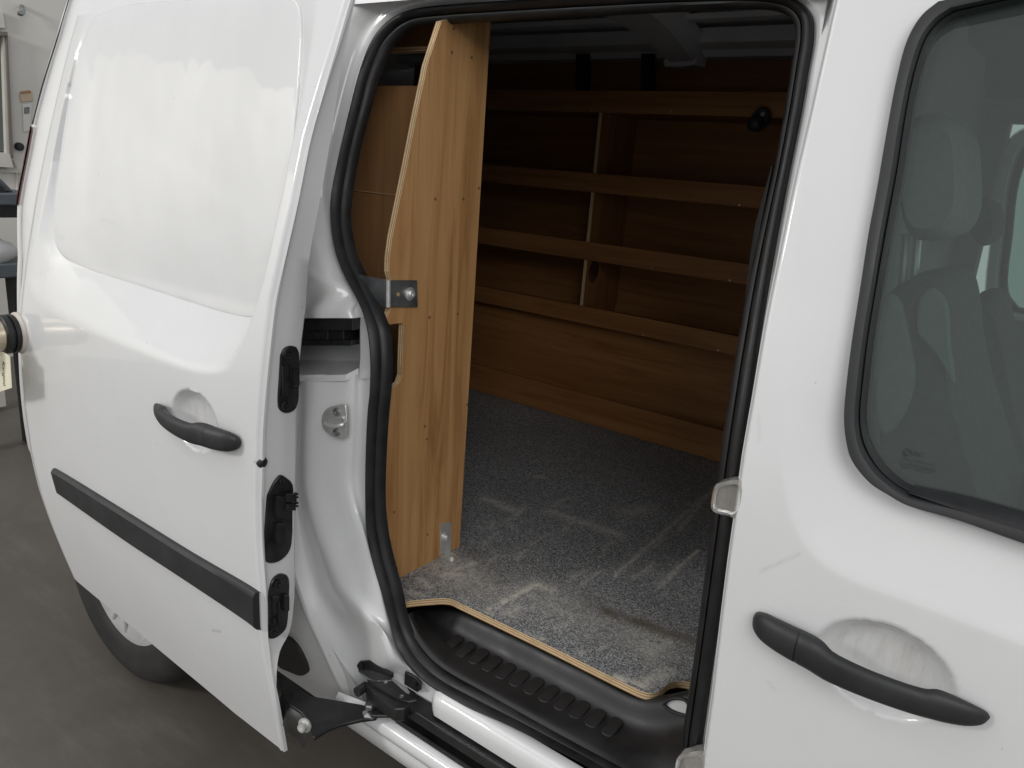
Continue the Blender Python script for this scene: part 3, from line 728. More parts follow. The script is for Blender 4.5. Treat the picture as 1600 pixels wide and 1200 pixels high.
# plates on the door's front face
FXc = lambda v: np.interp(v, [p[1] for p in RE], [p[0] for p in rp])
def faceP(u, v, out=.0): return onx(u, v, FXc(v) - .006 + out)
def plate(px, name, out=.005):
    P = [faceP(u, v, out) for u, v in px]; P = cr(P + [P[0]], 3)[:-1]
    return MB().prism(P, (-.012, 0, 0), bev=.0015).out(name, BLACKMET, slide, angle=30)
def fbox(u0, v0, u1, v1, name, root, o0, o1, m=BLACKMET):
    o1 = o1 * .6; u0 += o1 * 260; u1 += o1 * 130
    P = [faceP(u, v, o1) for u, v in ((u0, v0), (u1, v0), (u1, v1), (u0, v1))]
    return MB().prism(P, (o0 - o1, 0, 0), bev=.0015).out(name, m, root, angle=30)
def fbolt(u, v, r=.006, o=.005, m=BLACKMET, root=None):
    c = faceP(u, v, o - .001)
    MB().lathe(c, (1, 0, 0), [(r * 1.25, 0), (r * 1.2, .0015), (r * .85, .0022), (r * .8, .001), (r * .5, .001), (r * .45, .004), (.0005, .004)], 16).out("screw", m, root)
p1 = plate([(440,556),(445,546),(454,541),(464,543),(468,552),(468,600),(466,630),(461,641),(448,646),(438,640),(436,625),(438,590)], "upper_guide_plate")
p2 = plate([(419,775),(430,753),(440,743),(447,746),(458,757),(458,785),(456,850),(450,866),(436,878),(420,880),(415,874),(416,820)], "latch_plate")
p3 = plate([(421,925),(426,908),(436,899),(447,898),(452,905),(452,935),(450,970),(446,985),(430,998),(420,997),(418,985),(419,950)], "lower_guide_plate")
for u, v, r in ((449, 553, .0065), (446, 634, .0065), (440, 752, .004), (434, 913, .0065), (427, 987, .0065)): fbolt(u, v, r, .007, BLACKMET, slide)
# moving parts of the latches
fbox(440, 572, 450, 620, "guide_tongue", slide, .0, .016); fbox(456, 578, 467, 604, "guide_roller", slide, .0, .02); fbox(451, 570, 456, 590, "guide_pin", slide, .0, .012); fbox(450, 604, 458, 618, "guide_hook", slide, .0, .012)
fbox(429, 776, 445, 812, "latch_block", slide, .0, .022); fbox(429, 818, 444, 852, "latch_claw", slide, .0, .026); fbox(444, 772, 462, 785, "contact_block", slide, .006, .03); fbox(444, 787, 461, 798, "contact_pins", slide, .006, .028)
for k in range(4): fbox(459, 771 + 5 * k + (4 if k > 1 else 0), 465, 774 + 5 * k + (4 if k > 1 else 0), "contact_pin", slide, .01, .03)
fbox(424, 932, 436, 962, "guide_tongue", slide, .0, .012); fbox(441, 930, 451, 955, "guide_roller", slide, .0, .02); fbox(432, 940, 437, 975, "guide_pin", slide, .0, .016); fbox(425, 965, 432, 975, "guide_hook", slide, .0, .014)
bmp = surf(406, 721, DO + .004)
MB().lathe(faceP(406, 721, -.002), (1, 0, 0), [(.009, 0), (.009, .008), (.006, .011), (.001, .012)], 20).out("rubber_stop", BLACKRUB, slide)

# ---- wheel
wh = thing("wheel", (0, 0, 0), "x", "x"); bpy.data.objects.remove(wh)
wheel = bpy.data.objects.new("wheel", None); link(wheel, van, (WC[0], .1, 0.0))
R = .31
MB().lathe((WC[0], .012, WC[1]), (0, 1, 0), [(.198, .010), (.204, .0), (.222, -.004), (.25, -.010), (.275, -.008), (.292, .002), (.303, .016), (.308, .032), (.310, .05), (.310, .15), (.300, .18), (.25, .19), (.2, .18)], 72, cap=False).out("tyre", RUBTYRE, wheel, angle=50)
for k in range(60):
    pass
hb = MB(); hb.lathe((WC[0], .016, WC[1]), (0, 1, 0), [(.002, .008), (.03, .006), (.035, .012), (.10, .016), (.165, .006), (.185, .0), (.197, .0), (.202, .008), (.2, .03)], 64, cap=False)
for k in range(7):
    a = 2 * math.pi * k / 7; ca, sa = math.cos(a), math.sin(a)
    for s in (-1, 1):
        a1 = a + s * .17; p0 = np.array([WC[0] + .05 * ca, .026, WC[1] + .05 * sa]); p1_ = np.array([WC[0] + .18 * math.cos(a1), .018, WC[1] + .18 * math.sin(a1)])
        hb.tube([p0, p1_], .0055, 8)
hb.out("hubcap", HUB, wheel, angle=30)

# ---- striker on the jamb
JY = .016
def jp(u, v, o=0.0): return surf(u, v, JY - o)
st_ = [jp(u, v, .006) for u, v in ((527,633),(538,632),(540,636),(540,682),(538,685),(526,685),(512,678),(504,668),(502,656),(506,643),(515,636))]
st_ = cr(st_ + [st_[0]], 3)[:-1]
cj = np.mean(st_, 0); nrm = np.array([.35, -.93, .0])
stk = MB().prism(st_, (0, .008, 0), bev=.001).out("striker", STEEL, van, angle=30)
for u, v in ((527, 643), (527, 675)):
    MB().lathe(jp(u, v, .006), (.2, -1, 0), [(.007, 0), (.0068, .003), (.0045, .004), (.004, .002), (.0005, .002)], 18).out("screw", DULLZINC, stk)
lp_ = [jp(509, 661, .004), jp(509, 662, .022), jp(512, 665, .032), jp(522, 666, .036), jp(533, 664, .036), jp(538, 662, .030), jp(537, 656, .004)]
MB().tube(cr(lp_, 4), .0032, 10).out("loop", STEEL, stk)
MB().tube(cr([jp(507, 658, .007), jp(518, 655, .009), jp(530, 653, .009), jp(536, 652, .007)], 3), .0026, 8).out("loop_root", STEEL, stk)

# ---- centre rail in the pocket
rl = MB()
def pocket(u0, v0, u1, v1, y0, y1):
    P = [ony(u0, v0, y0), ony(u1, v0, y0), ony(u1, v1, y0), ony(u0, v1, y0)]
    rl.prism(P, (0, y1 - y0, 0), bev=.001)
pocket(462, 498, 551, 516, .034, .10); pocket(462, 514, 537, 536, .046, .10); pocket(462, 532, 549, 540, .036, .10); pocket(482, 516, 512, 531, .040, .07)
rl.out("centre_rail", BLACKMET, van, angle=30)
MB().lathe(ony(498, 523, .041), (0, -1, 0), [(.007, 0), (.007, .003), (.004, .004), (.001, .003)], 16).out("rail_screw", BLACKMET, van)

# ---- lower rail, carriage and arm
lr = MB(); x0, x1 = -.79, .3
lr.box((x0, .001, .4565), (x1, .038, .4625), bev=.0015); lr.box((x0, .032, .4185), (x1, .0385, .458)); lr.box((x0, .000, .4185), (x1, .036, .423)); lr.box((x0, -.0015, .446), (x1, .0012, .4622)); lr.box((x0, -.0015, .4187), (x1, .0012, .428))
lr.out("lower_rail", BLACKMET, van, angle=30)
def zpl(px, z, h, name, m=BLACKMET, smooth=0, bev=.0015):
    P = [onz(u, v, z) for u, v in px]
    if smooth: P = list(cr(P + [P[0]], smooth)[:-1])
    return MB().prism(P, (0, 0, -h), bev=bev).out(name, m, van, angle=30)
zpl([(574,1060),(612,1062),(636,1083),(651,1094),(640,1096),(629,1094),(574,1063)], .482, .006, "carriage_plate")
zpl([(560,1047),(580,1047),(612,1058),(612,1063),(585,1064),(574,1060)], .484, .004, "carriage_tab")
P = [ony(u, v, .026) for u, v in ((557,1040),(561,1034),(576,1033),(612,1054),(612,1060),(580,1049),(560,1048))]
MB().prism(P, (0, .006, 0), bev=.001).out("carriage_flange", BLACKMET, van, angle=30)
P = [ony(u, v, .040) for u, v in ((632,1050),(650,1060),(656,1068),(656,1079),(648,1084),(640,1082),(631,1068))]
MB().prism(P, (0, .006, 0), bev=.001).out("catch_tab", BLACKMET, van, angle=30)
MB().lathe(ony(648, 1066, .039), (0, -1, 0), [(.006, 0), (.006, .003), (.002, .004)], 14).out("catch_rivet", BLACKMET, van)
MB().lathe(ony(565, 1041, .025), (0, -1, 0), [(.006, 0), (.006, .003), (.002, .004)], 14).out("flange_rivet", BLACKMET, van)
P = [onz(u, v, .476) for u, v in ((574,1062),(629,1096),(640,1100),(632,1107),(618,1108),(585,1085),(572,1070))]
MB().prism(P, (0, 0, -.026), bev=.002).out("carriage_body", BLACKMET, van, angle=30)
a_ = onz(572, 1072, .465); b_ = onz(560, 1080, .465)
MB().tube([a_, b_ + (b_ - a_) * .2], .009, 14).out("guide_roller", BLACKPLA, van, angle=40)
zpl([(573,1083),(580,1081),(612,1100),(618,1110),(610,1118),(580,1118),(572,1105)], .440, .006, "pivot_plate")
for u, v in ((592,1063),(628,1088),(603,1066)): MB().lathe(onz(u, v, .4822), (0, 0, 1), [(.0042, 0), (.004, .0012), (.002, .0012), (.0015, .0004), (.0003, .0004)], 12).out("carriage_rivet", DULLZINC, van, angle=30)
arm = [(431,1054),(447,1058),(470,1078),(484,1087),(528,1094),(566,1101),(588,1107),(593,1114),(588,1121),(566,1124),(532,1132),(512,1140),(491,1153),(487,1150),(484,1130),(470,1112),(452,1100),(440,1080)]
zpl(arm, .425, .007, "door_arm")
P = [onz(u, v, .422) + np.array([0, 0, 0]) for u, v in ((440,1082),(455,1102),(470,1114),(483,1130))]
rows = [[p + np.array([0, 0, -.002]), p + np.array([.003, -.008, -.01]), p + np.array([.004, -.012, -.03]), p + np.array([.002, -.012, -.045])] for p in cr(P, 4)]
MB().grid(rows).out("arm_flange", BLACKMET, van)
bc = ony(470, 1137, -.125)
MB().lathe(bc + np.array([0, .01, 0]), (.25, -1, .05), [(.013, 0), (.013, .003), (.0085, .004), (.0085, .009), (.0075, .013), (.004, .0135), (.003, .010)], 20).out("arm_bolt", STEEL, van, angle=30)
pc = onz(578, 1117, .425)
MB().lathe(pc, (0, 0, 1), [(.013, 0), (.014, .004), (.012, .006), (.008, .008), (.008, .016), (.010, .017), (.010, .022), (.008, .0245), (.001, .025)], 6).out("pivot_bolt", DULLZINC, van, angle=20)

# ---- clear plastic buffers on the front pillar and the black belt trim behind it
def buffer(px, y0, y1):
    P = [ony(u, v, y0) for u, v in px]; P = list(cr(P + [P[0]], 3)[:-1])
    b = MB(); c = np.mean(P, 0)
    r0 = P; r1 = [c + (p - c) * .80 + np.array([0, -.003, 0]) for p in P]; r2 = [c + (p - c) * .74 + np.array([0, .002, 0]) for p in P]; r3 = [p + np.array([0, y1 - y0, 0]) for p in P]
    b.grid([r3, r0, r1, r2], close_v=True); n = len(P); L_ = len(b.V); b.F.append(tuple(range(L_ - n, L_))); b.M.append(0)
    b.F.append(tuple(range(L_ - 4 * n, L_ - 3 * n))); b.M.append(0)
    b.out("buffer", CLEARISH, van, angle=40)
buffer([(1114,768),(1119,757),(1130,753),(1146,750),(1160,752),(1160,800),(1147,809),(1138,806),(1116,800),(1111,793)], .006, .022)
buffer([(1056,1192),(1060,1182),(1072,1178),(1086,1174),(1102,1176),(1100,1225),(1084,1232),(1062,1228),(1054,1220)], .004, .02)
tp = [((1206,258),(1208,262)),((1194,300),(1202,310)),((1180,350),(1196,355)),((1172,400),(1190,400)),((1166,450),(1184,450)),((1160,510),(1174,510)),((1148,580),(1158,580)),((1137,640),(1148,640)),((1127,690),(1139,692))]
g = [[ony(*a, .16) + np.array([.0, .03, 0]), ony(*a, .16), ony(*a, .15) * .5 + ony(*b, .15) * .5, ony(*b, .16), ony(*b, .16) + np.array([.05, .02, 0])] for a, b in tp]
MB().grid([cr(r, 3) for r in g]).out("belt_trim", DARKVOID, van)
# inner pillar
ip_ = MB(); ip_.grid([[(-.30, .085 + sec(z), z), (-.29, .11 + sec(z), z), (-.27, .125 + sec(z), z), (-.215, .12 + sec(z), z), (-.19, .045 + sec(z), z)] for z in np.linspace(.5, 1.68, 16)]); ip_.out("pillar_lining", CABPL, van)
# white socket in the floor corner
sk = [ony(u, v, .128) for u, v in ((1040,1101),(1048,1094),(1060,1092),(1072,1096),(1076,1106),(1074,1116),(1062,1114),(1050,1109))]

c_ = np.mean(sk, 0)
MB().prism(list(cr(sk + [sk[0]], 3)[:-1]), (0, .004, -.004)).out("corner_plug", PAINT_IN, van, angle=30)
rg = [c_ + (np.array(p) - c_) * 1.12 + np.array([0, -.002, .001]) for p in cr(sk + [sk[0]], 3)[:-1]]
MB().tube(rg, .0028, 8, closed=True).out("plug_rim", BLACKPLA, van)
# ---- cab: far door with window, headliner, seats
cb = MB(); 
FWN = [(1568,490),(1572,440),(1580,330),(1588,240),(1594,215)]
def fwall(x0, x1, z0, z1, nm, m, y=1.72):
    MB().box((x0, y, z0), (x1, y + .05, z1), bev=.006).out(nm, m, van)
fwall(-.40, 1.0, .5, 1.07, "far_door_panel", CABPL, 1.70)
fwall(-.40, -.235, 1.07, 1.66, "far_pillar", CABPL, 1.66)
fwall(-.40, 1.0, 1.58, 1.76, "far_header", CABPL, 1.62)
fwall(.55, 1.0, 1.07, 1.60, "far_front_pillar", CABPL, 1.68)
lpw = [np.array([x, 1.735 - .08 * (z - 1.07), z]) for x, z in ((-.13, 1.09), (-.165, 1.13), (-.19, 1.30), (-.205, 1.45), (-.19, 1.53), (-.14, 1.555), (.2, 1.56), (.45, 1.50), (.52, 1.2), (.5, 1.09), (.2, 1.08))]
lq = cr(lpw + [lpw[0]], 4)[:-1]; cq = lq.mean(0)
MB().grid([[cq + (p - cq) * s + np.array([0, dy, 0]) for s, dy in ((1.14, 0), (1.12, -.02), (1.04, -.022), (1.0, -.012), (.99, .02))] for p in lq], close_u=True).out("far_window_frame", PAINT_IN, van, angle=40)
MB().grid([[cq + (p - cq) * s + np.array([0, dy, 0]) for s, dy in ((1.0, -.016), (.985, -.024), (.95, -.02), (.94, .0))] for p in lq], close_u=True).out("far_window_rubber", BLACKRUB, van, angle=40)
MB().add(list(lq), [tuple(range(len(lq)))]).out("far_window_pane", GLASS, van, smooth=False)
bh = MB(); bh.grid([[(-.305 + (.02 if 0 < k < 9 else 0) * (1 if k % 2 else 0), y, z) for k, y in enumerate(np.linspace(.16, 1.68, 10))] for z in np.linspace(.5, 1.74, 8)]); bh.out("bulkhead", CABPL, van, angle=60)
db = MB(); db.box((.62, .10, .5), (.75, 1.72, 1.02), bev=.02); db.out("dashboard", CABPL, van)
hl = MB(); hl.grid([[(x, y, z) for y, z in ((.14, 1.60), (.2, 1.66), (.32, 1.70), (.9, 1.715), (1.5, 1.69), (1.62, 1.64))] for x in (-.42, 0, .75)]); hl.out("headliner", HEADLINER, van)
def extr(px, y0, y1, name, m, root, r=.03):
    P = [ony(u, v, y0) for u, v in px]; P = cr(P + [P[0]], 4)[:-1]; c = P.mean(0); rows = []
    for t, s in ((0, .80), (.04, .92), (.12, 1.0), (.5, 1.03), (.88, 1.0), (.96, .92), (1, .80)):
        rows.append([np.array([c[0] + (p[0] - c[0]) * s, y0 + (y1 - y0) * t, c[2] + (p[2] - c[2]) * s]) for p in P])
    b = MB(); b.grid(rows, close_v=True); n = len(P); L_ = len(b.V); b.F += [tuple(range(n)), tuple(range(L_ - n, L_))]; b.M += [0, 0]
    return b.out(name, m, root, angle=60)
seat = bpy.data.objects.new("seat", None); link(seat, van, (-.1, .45, .5))
extr([(1362,600),(1366,500),(1385,455),(1425,440),(1462,450),(1478,500),(1486,580),(1512,690),(1545,800),(1560,900),(1400,900),(1370,760)], .26, .66, "backrest", SEATF, seat)
extr([(1364,590),(1370,500),(1386,462),(1404,470),(1418,520),(1428,590),(1410,650),(1380,680)], .245, .262, "side_bolster", SEATL, seat)
extr([(1432,520),(1436,470),(1455,452),(1476,470),(1483,540),(1490,600),(1466,560)], .245, .262, "side_bolster", SEATL, seat)
extr([(1400,250),(1412,190),(1450,172),(1488,190),(1500,260),(1496,340),(1470,372),(1420,372),(1402,330)], .32, .58, "headrest", SEATL, seat)
for u in (1412, 1430): MB().tube([ony(u + 4, 365, .45), ony(u - 3, 455, .45)], .006, 8).out("headrest_post", STEEL, seat)
extr([(1380,900),(1600,880),(1760,870),(1770,960),(1500,1000)], .24, .68, "seat_cushion", SEATF, seat)
seat2 = bpy.data.objects.new("seat", None); link(seat2, van, (.05, 1.3, .5))
extr([(1500,520),(1520,470),(1550,470),(1566,520),(1590,640),(1610,760),(1500,760)], 1.15, 1.5, "backrest", SEATF, seat2)
extr([(1516,330),(1530,310),(1550,320),(1552,370),(1535,385),(1518,370)], 1.2, 1.42, "headrest", SEATF, seat2)
# marking etched on the pane
def text(body, size, c, ex, ez, m, name, parent, ext=.0002):
    cu = bpy.data.curves.new(name, 'FONT'); cu.body = body; cu.size = size; cu.extrude = 0
    t = bpy.data.objects.new(name + "_src", cu); COL.objects.link(t)
    dg = bpy.context.evaluated_depsgraph_get(); me = bpy.data.meshes.new_from_object(t.evaluated_get(dg))
    V = [np.asarray(c) + np.asarray(ex) * v.co.x + np.asarray(ez) * v.co.y for v in me.vertices]; Fc = [tuple(p.vertices) for p in me.polygons]
    bpy.data.objects.remove(t); bpy.data.curves.remove(cu); bpy.data.meshes.remove(me)
    return V, Fc
ETCH = mat("etched_marking", (.03, .035, .035), .6)
mk = MB(); exx = np.array([1.0, 0, .0]); ezz = np.array([0, .2, .98])
for body, s, px in (("DC", .0065, (1425, 712)), ("TEMPERED GLASS", .0028, (1424, 721)), ("E2", .0042, (1410.5, 728)), ("43R-000929", .0045, (1423, 730)), ("TRANSP. 70%", .0026, (1427, 735))):
    V, Fc = text(body, s, surf(*px, .021), exx, ezz, None, "m", None); mk.add(V, Fc)
c = surf(1414, 725.5, .021); mk.grid([[c + r * (math.cos(a) * exx + math.sin(a) * ezz) for r in (.0046, .0052)] for a in np.linspace(0, 2 * math.pi, 28)])
c = surf(1416, 708, .021); mk.grid([[c + r * (math.cos(a) * exx + math.sin(a) * ezz) for r in (.0030, .0046)] for a in np.linspace(0, 2 * math.pi, 7)])
mk.out("glass_marking", ETCH, front, smooth=False)

# ================================================================== cargo floor board
cfl = tag(None, "", "") if False else None
FP = [(628,944),(634,940),(650,937.5),(675,935.5),(693,934.5),(705,936),(718,942),(760,962),(810,986),(870,1015),(930,1045),(985,1072),(1003,1080),(1016,1083),(1028,1081),(1038,1074),(1046,1067),(1058,1064),(1072,1065),(1084,1068)]
fp = [onz(u, v, .60) for u, v in FP]
fpc = cr(fp, 3)
out = [np.array([-.93, fpc[0][1] + .0, .60])] + list(fpc) + [np.array([-.30, fpc[-1][1] + .004, .60]), np.array([-.30, .40, .60]), np.array([.35, .42, .60]), np.array([.35, 1.30, .60]), np.array([-2.39, 1.30, .60]), np.array([-2.39, .16, .60]), np.array([-.93, .16, .60])]
out = np.array(out); poly = out[:, :2]
# top surface as a fine grid near the opening so that dust and stains have a place to live
hx = np.arange(-1.75, -.29, .0065); hy = np.arange(.09, 1.32, .0065)
XX, YY = np.meshgrid(hx, hy); 
def dseg(a, b):
    a = onz(*a, .60)[:2]; b = onz(*b, .60)[:2]; e = b - a
    t = np.clip(((XX - a[0]) * e[0] + (YY - a[1]) * e[1]) / (e @ e), 0, 1)
    return np.hypot(XX - a[0] - t * e[0], YY - a[1] - t * e[1])
def blob(a, rx, ry, ang=0):
    a = onz(*a, .60)[:2]; dx, dy = XX - a[0], YY - a[1]; c, s = math.cos(ang), math.sin(ang)
    return np.exp(-((dx * c + dy * s) / rx) ** 2 - ((-dx * s + dy * c) / ry) ** 2)
dust = np.zeros(XX.shape)
for a, b, wd, st in (((765,952),(840,913),.010,1.0),((765,953),(768,966),.006,1.0),((840,913),(860,922),.02,.55),((1135,745),(960,900),.006,.55),((1090,860),(1028,918),.005,.85),((940,890),(905,915),.005,.5),
                     ((690,900),(740,880),.012,.8),((655,905),(672,918),.010,.8),((700,905),(715,895),.012,.9),((640,925),(760,960),.012,.55),((790,985),(850,1000),.008,.6),((960,1060),(1000,1072),.014,.9),((1000,1072),(1040,1050),.02,.5),
                     ((1010,1020),(1040,1000),.03,.5),((860,800),(965,835),.02,.40),((760,780),(800,796),.02,.5),((840,745),(848,746),.015,.5),((880,830),(900,810),.006,.4),((980,800),(1010,795),.03,.3),((870,985),(900,962),.01,.4),((795,958),(808,950),.02,.5),((1060,830),(1110,770),.006,.5)):
    dust = np.maximum(dust, min(1, st * 1.1) * np.exp(-(dseg(a, b) / (wd * .78)) ** 2))
for _ in range(34):
    c_ = np.array([random.uniform(660, 1080), random.uniform(780, 1040)]); a_ = random.choice([-.62, -.7, .45, .3]) + random.uniform(-.2, .2); l_ = random.uniform(6, 38)
    dust = np.maximum(dust, random.uniform(.15, .5) * np.exp(-(dseg(tuple(c_), tuple(c_ + l_ * np.array([math.cos(a_), math.sin(a_)]))) / random.uniform(.003, .007)) ** 2))
dust = np.clip(dust * .95, 0, 1); dust = np.maximum(dust, .62 * blob((720, 900), .09, .05)); dust = np.maximum(dust, .28 * blob((860, 940), .16, .05)); dust = np.maximum(dust, .35 * blob((1010, 1000), .07, .05))
stain = np.maximum(.8 * np.exp(-(dseg((945, 955), (1080, 1000)) / .016) ** 2), .4 * blob((930, 945), .03, .02))
stain = np.maximum(stain, .35 * blob((740, 860), .04, .02))
SD = sdf_poly(XX, YY, poly)
ny, nx = XX.shape; VV = np.stack([XX, YY, np.full(XX.shape, .6004)], -1).reshape(-1, 3); F = []
for i in range(ny - 1):
    for j in range(nx - 1):
        if SD[i:i + 2, j:j + 2].max() < -.0005: F.append((i * nx + j, i * nx + j + 1, (i + 1) * nx + j + 1, (i + 1) * nx + j))
use = sorted({k for f in F for k in f}); mp_ = {k: i for i, k in enumerate(use)}
fb = thing("cargo_floor_board", (-.8, .8, .586), "speckled grey gritty plywood floor board, dusty and scuffed, inside the van", "floor board")
sb = MB(); sb.prism(out, (0, 0, -.0135), mi=0, mside=1)
sb.out("plywood_sheet", [GRIT, EDGEZ], fb, smooth=False)
mobj("gritty_coating", VV[use], [tuple(mp_[k] for k in f) for f in F], GRIT, fb, smooth=False, attr={'dust': dust.ravel()[use], 'stain': stain.ravel()[use]})

# ================================================================== plywood rack beside the opening
rack = thing("plywood_rack", (-.92, .2, .60), "pale plywood rack with a tall notched end panel beside the open doorway", "rack")
UX = -.916
EP = [(690,33),(667,104),(664,121),(651,181),(637,253),(625,312),(613,371),(608.5,405),(608,425),(611,436),(611,478),(609,488),(603,500),(594,508),(580,508)]
ep = [onx(u, v, UX) for u, v in EP]
topz = onx(767, 35, UX)
hole_top = onx(606, 508, UX)[2]; hole_bot = onx(609, 607, UX)[2]; hole_y = onx(629.5, 540, UX)[1]
r_ = .006
outl = [np.array([UX, .303, .6005])] + [np.array([UX, .299, 1.64]), np.array([UX, .235, 1.635]), ep[0] + np.array([0, .012, .004])] + ep[:-2]
nb = onx(603, 500, UX)
outl += [np.array([UX, .066, nb[2] - .008]), np.array([UX, .066, hole_top + .001])]
outl += [np.array([UX, hole_y - r_, hole_top]), np.array([UX, hole_y - .3 * r_, hole_top - .3 * r_]), np.array([UX, hole_y, hole_top - r_])]
outl += [np.array([UX, hole_y, hole_bot + 3 * r_]), np.array([UX, hole_y - .9 * r_, hole_bot + .9 * r_]), np.array([UX, hole_y - 3 * r_, hole_bot])]
outl += [np.array([UX, .066, hole_bot - .001]), np.array([UX, .072, .95]), np.array([UX, .076, .75]), np.array([UX, .100, .66]), np.array([UX, .112, .6005])]
# front faces need a clean triangulation: n-gon of a slightly concave outline
MB().prism(outl, (-.012, 0, 0), mi=0, mside=1).out("end_panel", [WOODZ, EDGEX], rack, smooth=False)
def board(lo, hi, name, mats, root, mside_axis=None):
    b = MB(); b.box(lo, hi); o = b.out(name, mats if not isinstance(mats, list) else mats[0], root, smooth=False)
    return o
BY = .275
bz = ony(620, 134, BY)[2]
board((-1.62, BY, .61), (UX - .0125, BY + .009, bz - .0), "side_board", WOODP, rack)
s1 = ony(640, 73, BY)[2]; s0 = ony(640, 80.5, BY)[2]
MB().box((-1.62, BY - .005, s0), (UX - .0125, BY + .02, s1)).out("shelf_edge", EDGEZ, rack, smooth=False)
board((-1.62, BY + .02, s1 + .001), (UX - .0125, BY + .028, 1.72), "upper_board", WOODP, rack)
zsl = ony(600, 303, BY - .002)[2]
MB().box((-1.62, BY - .0022, zsl - .0006), (UX - .013, BY + .001, zsl + .0006)).out("board_joint", EDGEZ, rack, smooth=False)
# angle bracket to the body
br0 = [onx(u, v, UX + .004) for u, v in ((606,438),(652,438),(653,480),(606,480))]
ab = MB(); ab.prism(br0, (-.0035, 0, 0), bev=.0004)
e_t, e_b = onx(606, 438, UX + .004), onx(606, 480, UX + .004)
f_t, f_b = ony(571, 432, e_t[1] + .0), ony(575, 471, e_t[1])
ab.prism([e_t + np.array([0, .001, 0]), e_b + np.array([0, .001, 0]), f_b + np.array([-.03, .001, -.01]), f_t + np.array([-.03, .001, 0])], (0, .0035, 0), bev=.0004)
bk_ = ab.out("angle_bracket", DULLZINC, rack, angle=30)
MB().tube([e_t + np.array([-.001, .002, 0]), e_b + np.array([-.001, .002, 0])], .0042, 10).out("bend", STEEL, bk_)
MB().lathe(onx(640, 459, UX + .0045), (1, 0, 0), [(.0115, 0), (.0115, .0015), (.0075, .002), (.0075, .006), (.006, .008), (.003, .008), (.0028, .005), (.0005, .005)], 20).out("bolt", STEEL, bk_, angle=30)
MB().lathe(onx(622, 460, UX + .0042), (1, 0, 0), [(.0035, 0), (.0035, .0008), (.0005, .0009)], 14).out("hole", mat("raw_wood_hole", (.45, .30, .15), .8), bk_)
# foot bracket
fbk = MB(); P = [onx(u, v, UX + .0035) for u, v in ((689,818),(705,816),(705,862),(688,867))]
fbk.prism(P, (-.003, 0, 0), bev=.0003)
P = [onz(u, v, .6038) for u, v in ((688,867),(705,862),(721,872),(707,880))]
fbk.prism(P, (0, 0, -.003), bev=.0003)
fk = fbk.out("foot_bracket", STEEL, rack, angle=30)
MB().lathe(onx(696, 839, UX + .004), (1, 0, 0), [(.010, 0), (.010, .0015), (.0065, .002), (.0065, .007), (.005, .008), (.0005, .008)], 18).out("bolt", STEEL, fk, angle=30)
MB().lathe(onz(706, 872, .604), (0, 0, 1), [(.008, 0), (.008, .0015), (.0055, .002), (.005, .005), (.0005, .005)], 16).out("bolt", STEEL, fk, angle=30)
SCREWM = mat("sunk_screw_head", (.19, .12, .06), .5, metal=.3)
for u, v in ((709,45),(706,82),(737,90),(764,74),(680,311),(724,311),(748,294),(671,496),(715,490),(730,632),(664,666),(667,686),(616,800),(620,888),(668,835)):
    c = onx(u, v, UX + .0002)
    MB().lathe(c, (1, 0, 0), [(.0027, 0), (.0025, .0005), (.0015, .0004), (.0005, .0004)], 10).out("screw", SCREWM, rack)

# ================================================================== shelving along the far side
far = thing("shelving", (-1.2, 1.35, .60), "dark brown plywood shelving with lipped shelves along the far side of the cargo bay", "shelving")
LY = 1.21; XL, XRt = -2.20, -.325
def zat(u, v): return ony(u, v, LY)[2]
lipz = [((1000,142.2),(1000,177.5)),((980,275),(980,305.5)),((1000,389.5),(1000,419)),((960,488),(960,515.5)),((930,620),(930,664))]
sb_ = 1.44
shelf_z = []
for i, (a, b) in enumerate(lipz):
    zt_, zb_ = zat(*a), zat(*b)
    if i == 4: zb_ = .603
    nm = "kick_board" if i == 4 else "lip"
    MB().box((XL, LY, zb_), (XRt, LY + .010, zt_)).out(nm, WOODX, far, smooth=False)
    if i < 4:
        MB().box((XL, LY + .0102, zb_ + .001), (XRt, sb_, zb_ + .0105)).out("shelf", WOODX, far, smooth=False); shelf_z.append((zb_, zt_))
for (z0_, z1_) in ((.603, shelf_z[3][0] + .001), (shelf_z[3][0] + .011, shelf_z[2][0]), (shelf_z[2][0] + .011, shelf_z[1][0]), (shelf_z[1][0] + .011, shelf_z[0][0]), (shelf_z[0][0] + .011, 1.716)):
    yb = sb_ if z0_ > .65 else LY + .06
    MB().box((XL, yb, z0_), (XRt, yb + .006, z1_)).out("back_board", WOODX, far, smooth=False)
